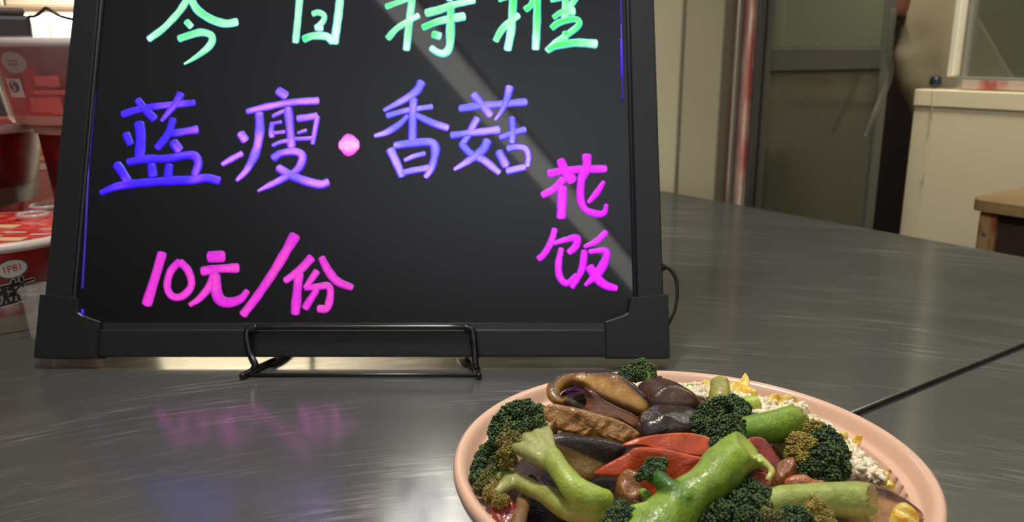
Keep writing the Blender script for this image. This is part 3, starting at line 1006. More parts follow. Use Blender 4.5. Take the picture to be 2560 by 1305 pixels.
def frame_bar(P0, P1, inward, name='frame_bar', wi=0.0222):
    """bar from P0 to P1 (board x, z) with a stepped, bevelled inner lip"""
    P0, P1, inw = np.array(P0), np.array(P1), np.array(inward)
    prof = [(0, 0.010), (0, 0.0008), (0.0008, 0), (0.0165, 0), (0.0175, 0.0008), (0.0178, 0.0022), (wi - 0.0007, 0.0026), (wi, 0.0034), (wi, 0.010)]
    V, Fs = [], []
    for P in (P0, P1):
        for w_, dep in prof:
            q = P + inw * w_
            V.append((q[0], dep, q[1]))
    k = len(prof)
    for i in range(k):
        Fs.append([i, (i + 1) % k, k + (i + 1) % k, k + i])
    Fs += [list(range(k)), list(range(k, 2 * k))[::-1]]
    return mesh_obj(name, V, Fs, M_FRAME, board, False, local=True)


frame_bar((BX0, 0), (BX1, 0), (0, 1))
frame_bar((BX0 + 0.0016, 0), (BX0 + 0.0016, BHT), (1, 0), wi=0.0195)
frame_bar((BX1 - 0.0016, 0), (BX1 - 0.0016, BHT), (-1, 0), wi=0.0195)
frame_bar((BX0, BHT), (BX1, BHT), (0, -1))


def corner_cap(sx_, sz_):
    """L-shaped plastic corner slipped over two bars"""
    cx = BX0 if sx_ > 0 else BX1
    cz = 0.0 if sz_ > 0 else BHT
    L, w_, t = 0.0405, 0.0255, 0.0012
    o = -0.0012
    pts = [(o, o), (L, o), (L, 0.0225), (w_ + 0.003, 0.0265), (w_, w_ + 0.003), (w_ - 0.002, L - 0.002), (o, L)]
    V, Fs = [], []
    for y, sh in ((0.0104, 0), (-t + 0.0006, 0), (-t, 0.0006)):
        for x, z in pts:
            xx = x + sh * np.sign(0.012 - x); zz = z + sh * np.sign(0.012 - z)
            V.append((cx + sx_ * xx, y, cz + sz_ * zz))
    k = len(pts)
    for j in range(2):
        for i in range(k):
            Fs.append([j * k + i, j * k + (i + 1) % k, (j + 1) * k + (i + 1) % k, (j + 1) * k + i])
    Fs += [list(range(k)), list(range(2 * k, 3 * k))[::-1]]
    return mesh_obj('corner_cap', V, Fs, M_FRAME, board, False, local=True)


for a, b in ((1, 1), (-1, 1), (1, -1), (-1, -1)): corner_cap(a, b)
mesh_obj('acrylic_panel', *box(((BX0 + BX1) / 2, REC + 0.0025, BHT / 2), (BX1 - BX0 - 0.036, 0.005, BHT - 0.036)), M_ACRYL, board, False, local=True)
mesh_obj('back_panel', *box(((BX0 + BX1) / 2, REC + 0.0056, BHT / 2), (BX1 - BX0 - 0.034, 0.0012, BHT - 0.034)), M_FRAME, board, False, local=True)
# violet edge light leaking along the frame's inner lip
for pts, wd, mt in ((((262, -40), (241, 200), (224, 400)), 0.0007, M_LEDDIM), (((223, 400), (214, 600), (207, 720)), 0.0007, M_LEDDIM), (((207, 775), (206, 792)), 0.0011, M_LED), (((1551, -40), (1553, 60)), 0.0006, M_LEDDIM), (((1553, 62), (1556, 250)), 0.0008, M_LEDDIM), (((1553, 100), (1555, 190)), 0.0010, M_LED)):
    P = np.array([on_board(x, y, REC) for x, y in pts])
    mesh_obj('edge_light', *tube(np.array([(p[0], REC - 0.0005, p[1]) for p in P]), wd, 6)[:2], mt, board, True, local=True)

# ---- handwriting: each character its own raised ink mesh on the panel
INK = {
    'green': (lin(70, 235, 215), lin(30, 245, 90), lin(225, 255, 240), lin(40, 30, 170)),
    'violet': (lin(30, 0, 250), lin(62, 0, 252), lin(176, 90, 250), lin(40, 0, 230)),
    'lilac': (lin(50, 0, 245), lin(124, 90, 246), lin(226, 136, 240), lin(48, 0, 235)),
    'blue': (lin(44, 0, 250), lin(112, 112, 248), lin(214, 170, 246), lin(46, 0, 245)),
    'magenta': (lin(190, 0, 250), lin(255, 0, 255), lin(255, 70, 250), lin(110, 0, 225)),
    'price': (lin(190, 0, 200), lin(222, 20, 214), lin(252, 70, 196), lin(150, 10, 160)),
    'dot': (lin(255, 0, 235), lin(255, 150, 240), lin(255, 196, 246), lin(210, 0, 225)),
}
ink_n = [0]


def glyph(name, style, strokes, seed):
    edge, core, hi, halo = INK[style]
    n1, n2 = SineNoise(seed, 0.055), SineNoise(seed + 50, 0.16)
    VV, FF, CC = [], [], []
    base = 0
    for si, (pts, w) in enumerate(strokes):
        ws = w if isinstance(w, (tuple, list)) else (w, w)
        P = crom(pts, 10)
        t = np.linspace(0, 1, len(P))
        # resample evenly
        L = np.r_[0, np.cumsum(np.linalg.norm(np.diff(P, axis=0), axis=1))]
        n = max(6, int(L[-1] / 3.5))
        s = np.linspace(0, L[-1], n)
        P = np.c_[np.interp(s, L, P[:, 0]), np.interp(s, L, P[:, 1])]
        t = s / L[-1]
        width = np.interp(t, np.linspace(0, 1, len(ws)), ws) * 0.5 * (1 + 0.05 * n2(np.c_[P, np.zeros(n)]))
        T = np.gradient(P, axis=0); T /= np.linalg.norm(T, axis=1)[:, None] + 1e-9
        # rounded ends
        capr = 3
        e0 = [P[0] - T[0] * width[0] * 0.5 * a for a in (0.9, 0.6, 0.3)]
        e1 = [P[-1] + T[-1] * width[-1] * 0.5 * a for a in (0.3, 0.6, 0.9)]
        cw = [0.45, 0.75, 0.93]
        P = np.concatenate([e0, P, e1]); T = np.concatenate([np.repeat(T[:1], 3, 0), T, np.repeat(T[-1:], 3, 0)])
        width = np.concatenate([width[0] * np.array(cw), width, width[-1] * np.array(cw[::-1])])
        t = np.concatenate([[0, 0, 0], t, [1, 1, 1]])
        Nn = np.c_[-T[:, 1], T[:, 0]]
        rows = [(-1.16, 0.0), (-0.94, 0.6), (-0.68, 0.9), (-0.25, 1.0), (0.25, 1.0), (0.68, 0.9), (0.94, 0.6), (1.16, 0.0)]
        m = len(rows)
        lift = 0.00025 + 0.00006 * si
        for i in range(len(P)):
            for j, (o, h) in enumerate(rows):
                q = P[i] + Nn[i] * width[i] * o
                x, z = on_board(q[0], q[1], REC)
                VV.append((x, REC - (lift * h if h else -0.0001), z))
                p3 = np.array([[q[0], q[1], 7.0 * seed]])
                a = 0.5 + 0.5 * math.tanh(1.6 * n1(p3)[0])
                streak = 0.5 + 0.5 * math.sin(o * 5 + seed + si * 2.1)
                k = min(1.0, max(0.0, 0.55 * a + 0.45 * streak * a + (0.35 * (t[i] - 0.5) if style != 'magenta' else -0.25)))
                if style in ('blue', 'lilac'): k = min(1, k * 1.25 + 0.1)
                if style == 'green': k = min(1, max(0, 0.15 + 0.75 * t[i] ** 2 + 0.45 * (a - 0.5) + (0.35 if o > 0.5 else 0)))
                if style == 'violet': k = min(1, max(0, k * 1.1 - 0.45 + 0.5 * (q[0] - 320) / 230.0 * t[i]))
                c = core * (1 - k) + hi * k
                if abs(o) > 1.1: c = halo * 0.75
                elif abs(o) > 0.9: c = edge * 0.85 + c * 0.15
                elif abs(o) > 0.6: c = edge * 0.42 + c * 0.58
                if i < 2 or i > len(P) - 3: c = edge * 0.5 + c * 0.5
                CC.append(c)
        for i in range(len(P) - 1):
            for j in range(m - 1):
                FF.append([base + i * m + j, base + i * m + j + 1, base + (i + 1) * m + j + 1, base + (i + 1) * m + j])
        base = len(VV)
    return mesh_obj(name, VV, FF, M_INK, board, True, CC, local=True)


CH = 'handwritten_character'
glyph(CH, 'green', [([(508, -75), (490, -36), (465, 4), (449, 28), (427.5, 52), (405, 74), (372, 98)], (15, 17, 16)), ([(468, -30), (480, 2), (493, 24), (515, 41), (537, 52), (565, 59), (592, 55)], (17, 19, 20, 19)), ([(466, 54), (478, 67)], 16), ([(448, 97), (471, 89), (502, 81), (526, 87), (531, 101), (521, 118), (502, 134), (482, 148), (461, 160)], (17, 18, 17, 18, 12, 5))], 1)
glyph(CH, 'green', [([(752, -78), (750, -20), (745, 44), (739, 105)], 17), ([(756, -74), (800, -78), (852, -76), (855, -30), (850, 0), (845, 44), (836, 107)], 20), ([(782, 35), (795, 31), (810, 38), (809, 51), (799, 63), (790, 70), (806, 71)], 14), ([(760, 98), (782, 90), (815, 91), (832, 104)], 19)], 2)
glyph(CH, 'green', [([(985, -48), (964, -10)], 14), ([(966, 17), (992, 7), (1017, -2), (1044, -12)], 14), ([(1035, -70), (1030, 0), (1024, 48), (1016, 124)], 18), ([(970, 96), (988, 75), (1012, 58), (1046, 39)], (16, 15, 15)), ([(1060, -40), (1120, -52), (1170, -58)], 16), ([(1122, -84), (1124, 0)], 16), ([(1066, 33), (1101, 24), (1138, 11), (1186, 2)], (20, 19, 14)), ([(1058, 69), (1089, 56), (1121, 48), (1160, 41)], (16, 19, 21)), ([(1127, 20), (1126, 73), (1124, 116), (1112, 133), (1094, 131), (1078, 120)], (18, 20, 21, 20, 16)), ([(1083, 86), (1100, 91)], 18)], 3)
glyph(CH, 'green', [([(1248, -1), (1272, -7), (1300, -12)], 13), ([(1288, -60), (1283, 0), (1278, 73), (1269, 124)], 20), ([(1239, 102), (1254, 75), (1273, 56), (1296, 38)], (17, 19, 16)), ([(1314, 24), (1329, 10), (1346, -30)], 16), ([(1343, -4), (1342, 60), (1339, 122)], 19), ([(1378, 0), (1408, -6), (1440, -16)], 13), ([(1412, -50), (1414, 0), (1412, 46)], 18), ([(1440, -4), (1424, 18)], 15), ([(1384, 44), (1404, 31), (1434, 28)], (13, 16, 22)), ([(1380, 70), (1395, 58), (1424, 49), (1444, 50), (1446, 64), (1419, 86), (1390, 106), (1368, 127)], 16), ([(1414, 82), (1412, 96)], 17), ([(1372, 124), (1392, 114), (1441, 107), (1490, 110)], (17, 20, 22))], 4)
glyph(CH, 'violet', [([(306, 286), (344, 274), (396, 265), (486, 257)], 16), ([(344, 250), (363, 274), (386, 297)], 18), ([(452, 235), (439, 259), (420, 283), (404, 302)], (20, 17, 10)), ([(348, 308), (352, 343), (349, 393)], 23), ([(315, 335), (326, 360)], 18), ([(433, 298), (420, 335), (393, 370)], (16, 18, 17)), ([(430, 334), (456, 330), (493, 324)], (17, 18, 20)), ([(433, 356), (448, 376)], 22), ([(320, 405), (363, 398), (420, 396), (467, 388), (488, 391), (496, 409), (487, 437)], (17, 19, 18, 20, 20)), ([(292, 411), (306, 431), (319, 453)], 21), ([(379, 413), (382, 439)], 21), ([(423, 414), (420, 440)], 20), ([(253, 482), (289, 467), (337, 459), (420, 452), (479, 450), (515, 445), (548, 452)], (14, 19, 19, 20, 20))], 5)
glyph(CH, 'lilac', [([(695, 227), (715, 240)], 21), ([(618, 279), (659, 269), (730, 256), (795, 252)], (15, 17, 18)), ([(648, 284), (649, 331), (640, 378), (618, 423), (592, 451)], (21, 22, 22, 18, 10)), ([(601, 334), (613, 351)], 21), ([(556, 411), (580, 397), (605, 384)], (12, 16, 14)), ([(682, 291), (700, 282), (713, 276)], 10), ([(681, 308), (678, 328), (680, 342)], 14), ([(683, 309), (704, 305)], 9), ([(683, 333), (712, 330)], 10), ([(682, 364), (700, 356), (720, 352)], 11), ([(720, 272), (725, 319), (729, 366)], 21), ([(745, 297), (768, 294), (792, 290)], 17), ([(794, 292), (788, 324), (782, 360)], (13, 13, 11)), ([(745, 333), (766, 326)], 9), ([(738, 348), (780, 346)], 11), ([(684, 396), (701, 384), (735, 379), (755, 388), (754, 406), (742, 426), (711, 445), (673, 464), (646, 478)], (20, 18, 19, 20, 19, 16, 17, 14, 8)), ([(696, 420), (730, 440), (768, 454), (801, 461), (820, 456)], (20, 20, 21, 20))], 6)
glyph('handwritten_dot', 'dot', [([(852, 363), (893, 362)], (26, 42, 50, 52, 50, 42, 26))], 7)
glyph(CH, 'blue', [([(1054, 206), (1042, 227), (1013, 248), (960, 276)], (22, 19, 16, 11)), ([(968, 290), (1009, 278), (1044, 272), (1080, 267)], 14), ([(1019, 290), (997, 312), (966, 331), (937, 340)], (12, 17, 16, 10)), ([(1042, 289), (1082, 308), (1119, 320)], (14, 19, 18)), ([(1034, 249), (1032, 293), (1031, 358)], 20), ([(976, 375), (992, 409), (1005, 440)], (22, 22, 18)), ([(987, 364), (1026, 359), (1075, 356), (1088, 372), (1084, 403), (1074, 428), (1064, 443)], (17, 19, 21, 22, 19, 14)), ([(1012, 401), (1034, 391), (1062, 384)], (10, 13, 12)), ([(1010, 432), (1034, 426), (1072, 420)], 16)], 8)
glyph(CH, 'blue', [([(1150, 272), (1200, 265), (1262, 260), (1315, 255)], 18), ([(1184, 237), (1204, 262), (1226, 288)], 20), ([(1274, 218), (1266, 252), (1253, 279), (1238, 300)], (20, 18, 14, 8)), ([(1193, 297), (1181, 318), (1168, 343), (1153, 364)], (19, 18, 16, 15)), ([(1155, 362), (1179, 386), (1210, 401), (1248, 432)], (18, 20, 20, 16)), ([(1219, 352), (1208, 374), (1179, 397), (1136, 424)], (22, 21, 18, 9)), ([(1129, 339), (1168, 334), (1247, 325)], (17, 17, 20)), ([(1251, 345), (1282, 333), (1313, 324)], 15), ([(1280, 295), (1282, 325), (1280, 356)], 17), ([(1247, 380), (1265, 414)], 21), ([(1269, 372), (1293, 368), (1314, 373), (1321, 393), (1318, 416)], (16, 16, 16, 14)), ([(1268, 428), (1312, 418)], (18, 16))], 9)
glyph(CH, 'magenta', [([(1372, 434), (1426, 425), (1514, 422)], 18), ([(1401, 401), (1412, 425), (1431, 452)], (19, 24, 26)), ([(1467, 389), (1466, 420), (1453, 448)], (22, 22, 20)), ([(1408, 449), (1386, 472), (1356, 488)], (20, 18, 15)), ([(1406, 470), (1403, 543)], 23), ([(1453, 450), (1451, 492), (1461, 521), (1485, 533), (1509, 533), (1516, 512)], (18, 18, 17, 16, 16, 10)), ([(1509, 455), (1491, 483), (1471, 506)], (11, 16, 10))], 10)
glyph(CH, 'magenta', [([(1387, 573), (1377, 606), (1360, 635), (1347, 647)], (16, 17, 15)), ([(1386, 608), (1415, 599), (1443, 595), (1438, 617), (1422, 631)], (10, 13, 16, 18, 14)), ([(1403, 622), (1396, 661), (1400, 693), (1418, 708), (1440, 686)], (14, 17, 17, 15, 9)), ([(1515, 580), (1491, 603), (1461, 617)], (15, 15, 9)), ([(1461, 628), (1456, 667), (1444, 696), (1430, 718)], (16, 17, 14, 12)), ([(1474, 629), (1515, 627), (1511, 655), (1491, 687), (1463, 713)], (11, 14, 20, 20, 9)), ([(1474, 668), (1493, 696), (1514, 713), (1541, 721)], (22, 22, 20, 14))], 11)
glyph('handwritten_numeral', 'price', [([(405, 634), (391, 683), (367, 760)], (22, 23, 24))], 12)
glyph('handwritten_numeral', 'price', [([(448, 654), (426, 679), (418, 717), (430, 740), (452, 742), (472, 726), (479, 706), (470, 676), (450, 655)], 18)], 13)
glyph(CH, 'price', [([(523, 642), (558, 641)], 26), ([(506, 678), (547, 672), (594, 670)], (22, 20, 22)), ([(538, 684), (523, 717), (498, 747), (475, 762)], (22, 20, 17, 12)), ([(538, 690), (541, 729), (552, 751), (575, 756), (602, 747), (618, 728)], (24, 26, 26, 22, 20, 15))], 14)
glyph('handwritten_stroke', 'price', [([(737, 590), (692, 667), (647, 735), (608, 786)], (25, 23, 21, 20))], 15)
glyph(CH, 'price', [([(778, 645), (751, 674), (713, 702)], (22, 20, 16)), ([(747, 685), (742, 740), (738, 783)], 22), ([(804, 645), (822, 679), (844, 704), (880, 719)], (17, 20, 20, 15)), ([(792, 679), (774, 704), (762, 719)], (17, 15, 11)), ([(763, 721), (794, 717), (821, 715), (826, 738), (817, 770), (796, 772)], (12, 16, 18, 17, 18, 18)), ([(792, 725), (776, 749), (763, 770)], (14, 17, 18))], 16)

# ------------------------------------------------------------------ wire easel and board cable
es = empty('wire_easel', (-0.1, 0.55, 0.0))
tag(es, 'black wire easel holding the menu board on the counter', 'easel')
WR = 0.0023


def bp(px, py, off):
    p = VPT(px, py, BO + BN * off, BN)
    return p


lipL, lipR = bp(640, 818, 0.0035), bp(1163, 818, 0.0035)
xl, xr = bp(617, 850, 0.0035)[0], bp(1184, 850, 0.0035)[0]
lip = [lipL, lipR]
mesh_obj('lip_bar', *tube(crom([lipL, (lipL + lipR) / 2, lipR], 6), WR * 0.8, 10)[:2], M_WIRE, es)
for sgn, x, lp, fx in ((-1, xl, lipL, 640), (1, xr, lipR, 1190)):
    a = bp(620 if sgn < 0 else 1180, 826, 0.004); b = bp(618 if sgn < 0 else 1184, 850, 0.005); c = bp(626 if sgn < 0 else 1187, 886, 0.0055)
    foot = W(fx, 922, WR)
    back = np.array([foot[0] * 0.8 - 0.02, 0.59, WR])
    mesh_obj('hook', *tube(crom([lp, a, b, c, W(fx - sgn * 0 - 2, 912, 0.006), foot, foot + np.array([-0.012 * sgn, 0.03, 0]), back], 8), WR, 10)[:2], M_WIRE, es)
    fo = W(604 if sgn < 0 else 1197, 941, 0.0021)
    mesh_obj('foot', *tube(crom([foot + np.array([0, 0.002, 0.0006]), (foot + fo) / 2, fo], 5), WR * 0.9, 10)[:2], M_WIRE, es)
    mesh_obj('back_leg', *tube(crom([back, back + np.array([0, 0.012, 0.01]), BO + BU * 0.12 - BN * 0.0132 + np.array([back[0], 0, 0])], 6), WR, 10)[:2], M_WIRE, es)
fl, fr_ = W(612, 937, 0.0014), W(1192, 937, 0.0014)
mesh_obj('front_line', *tube(np.array([fl, fr_]), 0.0012, 8)[:2], M_WIRE, es)  # thin dark line along the counter between the easel feet
br0, br1 = BO + BU * 0.105 - BN * 0.0135 + np.array([lipL[0] * 0.8 - 0.02, 0, 0]), BO + BU * 0.105 - BN * 0.0135 + np.array([lipR[0] * 0.8 - 0.02, 0, 0])
mesh_obj('back_bar', *tube(np.array([br0, br1]), WR, 8)[:2], M_WIRE, es)

kc = VPT(1650, 668, BO - BN * 0.010, BN)
cb = [VPT(x, y, BO - BN * 0.010, BN) for x, y in ((1644, 672), (1660, 667), (1676, 674), (1689, 696), (1693, 728), (1687, 770), (1672, 806), (1655, 822))]
cable = empty('power_cable', kc)
tag(cable, 'black power cable looping out behind the right board edge', 'cable')
mesh_obj('cord', *tube(crom(cb, 6), 0.00135, 10)[:2], M_CABLE, cable)
mesh_obj('strain_relief', *tube(np.array([cb[0], cb[1]]), 0.0026, 10)[:2], M_CABLE, cable)
# ------------------------------------------------------------------ pink takeaway bowl
BC = np.array([0.06496, 0.2833, 0.0])
gro = []
for k in range(8):
    c_ = math.radians(-6 + 45 * k)
    gro += [c_ + math.radians(d_) for d_ in (-6.6, -2.2, 2.2, 6.6)]
gro = np.array(gro)
prof = [(0.0, 0.003), (0.0485, 0.003), (0.050, 0.0), (0.0515, 0.0006), (0.0525, 0.004), (0.0745, 0.041), (0.0765, 0.0435), (0.0800, 0.0462), (0.0838, 0.0478), (0.0858, 0.0492), (0.0866, 0.0515), (0.0866, 0.0532), (0.0860, 0.0546), (0.0848, 0.0552),
        (0.0834, 0.0549), (0.0824, 0.0541), (0.0814, 0.0526), (0.0802, 0.0504), (0.0795, 0.0494), (0.0791, 0.0492), (0.0770, 0.0489), (0.0767, 0.0487), (0.0763, 0.0481), (0.0754, 0.0462), (0.0705, 0.0370), (0.0645, 0.0235), (0.0570, 0.0085), (0.0540, 0.0055), (0.0500, 0.0045), (0.0, 0.0045)]


def groove(i, a):
    if i < 22 or i > 26: return 0.0
    d_ = np.abs((a - gro + math.pi) % (2 * math.pi) - math.pi).min()
    g = math.exp(-(d_ / math.radians(0.75)) ** 4)
    return g * (0.0020 if i > 22 else 0.0006)


bowl = empty('takeaway_bowl', BC)
tag(bowl, 'round pink plastic takeaway bowl of rice and stir-fry on the counter', 'bowl')
V, Fs = lathe(prof, BC, 720, groove)
mesh_obj('shell', V, Fs, M_PINK, bowl)
# embossed frame low on the outside, near the left
for k, (a0, a1, z0, z1) in enumerate(((198, 208, 0.0405, 0.0418), (198, 208, 0.0325, 0.0338), (198, 198.8, 0.0338, 0.0405), (207.2, 208, 0.0338, 0.0405), (200, 201.6, 0.035, 0.0392), (202.4, 204.2, 0.035, 0.0392), (204.9, 206.3, 0.035, 0.0392))):
    V, Fs = [], []
    nn = 6
    for i in range(nn + 1):
        a = math.radians(a0 + (a1 - a0) * i / nn)
        for z in (z0, z1):
            r = 0.0525 + (z - 0.004) / 0.037 * 0.022
            for d_ in (-0.0004, 0.0006):
                V.append((BC[0] + (r + d_) * math.cos(a), BC[1] + (r + d_) * math.sin(a), z))
    for i in range(nn):
        o_ = i * 4
        Fs += [[o_ + 1, o_ + 5, o_ + 7, o_ + 3], [o_, o_ + 1, o_ + 5, o_ + 4], [o_ + 2, o_ + 6, o_ + 7, o_ + 3]]
    Fs += [[0, 1, 3, 2], [nn * 4, nn * 4 + 2, nn * 4 + 3, nn * 4 + 1]]
    mesh_obj('embossing', V, Fs, M_PINK, bowl, False)

# ------------------------------------------------------------------ food helpers
def wpx(px, py, z, w):
    """metres spanned by w image pixels at that point"""
    return w * depth(W(px, py, z)) / F_PX


def cushion(outline, z0, th, colf, ky=0.0, kx=0.0, dome=1.0, amp=0.0, seed=1, nscale=300.0, rings=14, per=6, power=4.5, ripple=None):
    """a solid slab with rounded, domed faces and the given outline"""
    O = crom(np.array(outline, float), per, True)
    c = O.mean(0)
    zs = lambda q: z0 + ky * (q[1] - c[1]) / 100.0 + kx * (q[0] - c[0]) / 100.0
    P = np.array([W(q[0], q[1], zs(q)) for q in O])
    C3 = W(c[0], c[1], z0)
    U, S, Vt = np.linalg.svd(P - P.mean(0))
    n = Vt[2]
    view = CAM - C3
    if n @ (view / np.linalg.norm(view) + UPV * 0.6) < 0: n = -n
    nz, nz2 = SineNoise(seed, nscale), SineNoise(seed + 9, nscale * 2.7)
    m = len(O)
    VV, CC, FF = [], [], []
    for side in (1, -1):
        for k in range(rings + 1):
            s = math.sin(math.pi / 2 * (1 - k / rings)) if k < rings else 0.0
            Q = C3 + (P - C3) * s
            px = c + (O - c) * s
            h = (max(0.0, 1 - s ** power)) ** 0.5 * th * 0.5 * (dome if side > 0 else 0.7)
            off = side * h + amp * (1.2 * nz(Q) + 0.7 * nz2(Q)) * (1 if side > 0 else 0.4) * min(1.0, 0.35 + 2 * (1 - s))
            if ripple and side > 0: off = off + ripple[1] * np.sin(2 * math.pi * (px[:, 0] + 0.5 * px[:, 1]) / ripple[0] + 1.2 * np.sin(px[:, 1] * 0.07)) * min(1.0, 0.4 + 2 * (1 - s))
            VV.append(Q + np.outer(np.broadcast_to(off, (m,)), n))
            CC += [colf(px[i, 0], px[i, 1], s if side > 0 else 1.0, i / m) for i in range(m)]
    VV = np.concatenate(VV)
    for sd in (0, 1):
        o_ = sd * (rings + 1) * m
        for k in range(rings):
            for i in range(m):
                f = [o_ + k * m + i, o_ + k * m + (i + 1) % m, o_ + (k + 1) * m + (i + 1) % m, o_ + (k + 1) * m + i]
                FF.append(f if sd == 0 else f[::-1])
    return VV, FF, np.array(CC)


def sweep(path, colf, flat=1.0, per=8, nseg=18, amp=0.0, seed=1, nscale=220.0, round_end=True, up=(0, 0, 1), cutcol=None, cutdir=None, ridge=0.0):
    """tapering limb along (px, py, height, width in px)"""
    A = crom(np.array(path, float), per)
    P = np.array([W(a[0], a[1], a[2]) for a in A])
    R = np.array([wpx(a[0], a[1], a[2], a[3]) / 2 for a in A])
    V, Fs, T = tube(P, R, nseg, flat, up, True, round_end)
    ctr = V.reshape(-1, nseg, 3).mean(1).repeat(nseg, 0)
    D = V - ctr
    D = D / (np.linalg.norm(D, axis=1)[:, None] + 1e-9)
    if ridge:
        an = T[:, 1]
        rad_ = np.linalg.norm(V - ctr, axis=1)
        V = V + D * (ridge * rad_ * (np.sin(3 * an + seed + 1.5 * T[:, 0]) + 0.6 * np.sin(5 * an + 2 * seed - 2 * T[:, 0]) + 0.4 * np.sin(8 * an + seed)))[:, None]
    if amp:
        nz, nz3 = SineNoise(seed, nscale), SineNoise(seed + 40, nscale * 3.1)
        V = V + D * (amp * (1.25 * nz(V) + 0.35 * nz3(V)))[:, None]
    C = np.array([colf(T[i, 0], D[i], V[i]) for i in range(len(V))])
    if cutcol is not None:
        # flat cut with a crisp edge, showing the paler inside
        e = len(V) - nseg
        Fs = Fs[:-1]
        c0 = V[e:].mean(0)
        ax = c0 - V[e - nseg:e].mean(0); ax /= np.linalg.norm(ax)
        if cutdir is not None and len(cutdir) == 4:
            zc_ = path[-1][2]
            ln = W(cutdir[2], cutdir[3], zc_ - 0.004) - W(cutdir[0], cutdir[1], zc_ + 0.004)
            vw = CAM - c0; vw /= np.linalg.norm(vw)
            cutdir = np.cross(ln, vw); cutdir /= np.linalg.norm(cutdir)
            if cutdir @ ax < 0: cutdir = -cutdir
            cutdir = cutdir + 0.18 * vw
        tilt = np.array(cutdir) if cutdir is not None else ax
        tilt = tilt / np.linalg.norm(tilt)
        sh = -((V[e:] - c0) @ tilt) / max(0.3, ax @ tilt)
        if cutdir is not None: V[e:] = V[e:] + np.outer(np.clip(sh, -0.012, 0.012), ax)
        o_ = len(V)
        ring, ring2 = V[e:].copy(), c0 + (V[e:] - c0) * 0.55 - ax * 0.0006
        V = np.concatenate([V, ring, ring2, [ring2.mean(0) - ax * 0.0003]])
        C = np.concatenate([C, np.tile(np.array(cutcol) * 0.85, (nseg, 1)), np.tile(cutcol, (nseg + 1, 1))])
        for k in range(nseg):
            k2 = (k + 1) % nseg
            Fs.append([o_ + k, o_ + k2, o_ + nseg + k2, o_ + nseg + k])
            Fs.append([o_ + nseg + k, o_ + nseg + k2, o_ + 2 * nseg])
    return V, Fs, C


def merge(parts):
    V, Fs = join(*[(p[0], p[1]) for p in parts])
    return V, Fs, np.concatenate([p[2] for p in parts])


def fuse(parts, voxel=0.0006, it=3):
    """join limbs into one continuous skin: voxel remesh, smooth, tints carried over from the nearest limb"""
    from mathutils.kdtree import KDTree
    V, Fs, C = merge(parts)
    o0 = V.mean(0)
    me = bpy.data.meshes.new('fuse')
    me.from_pydata((V - o0).tolist(), [], [list(map(int, f)) for f in Fs])
    o = bpy.data.objects.new('fuse', me)
    COL.objects.link(o)
    r = o.modifiers.new('r', 'REMESH'); r.mode = 'VOXEL'; r.voxel_size = voxel
    sm = o.modifiers.new('s', 'SMOOTH'); sm.factor = 0.5; sm.iterations = it
    dg = bpy.context.evaluated_depsgraph_get()
    m2 = bpy.data.meshes.new_from_object(o.evaluated_get(dg))
    n = len(m2.vertices)
    v2 = np.empty(n * 3, np.float32); m2.vertices.foreach_get('co', v2)
    v2 = v2.reshape(-1, 3).astype(float) + o0
    f2 = [list(p.vertices) for p in m2.polygons]
    bpy.data.objects.remove(o); bpy.data.meshes.remove(me); bpy.data.meshes.remove(m2)
    kd = KDTree(len(V))
    for i, v in enumerate(V): kd.insert(v, i)
    kd.balance()
    c2 = np.array([np.mean([C[j] for _, j, _ in kd.find_n(v, 4)], axis=0) for v in v2])
    return v2, f2, c2


def to_px(v):
    d = np.asarray(v) - CAM
    z = d[1] * CP - d[2] * SP
    return 1280 + F_PX * d[0] / z, 652.5 - F_PX * (d[1] * SP + d[2] * CP) / z


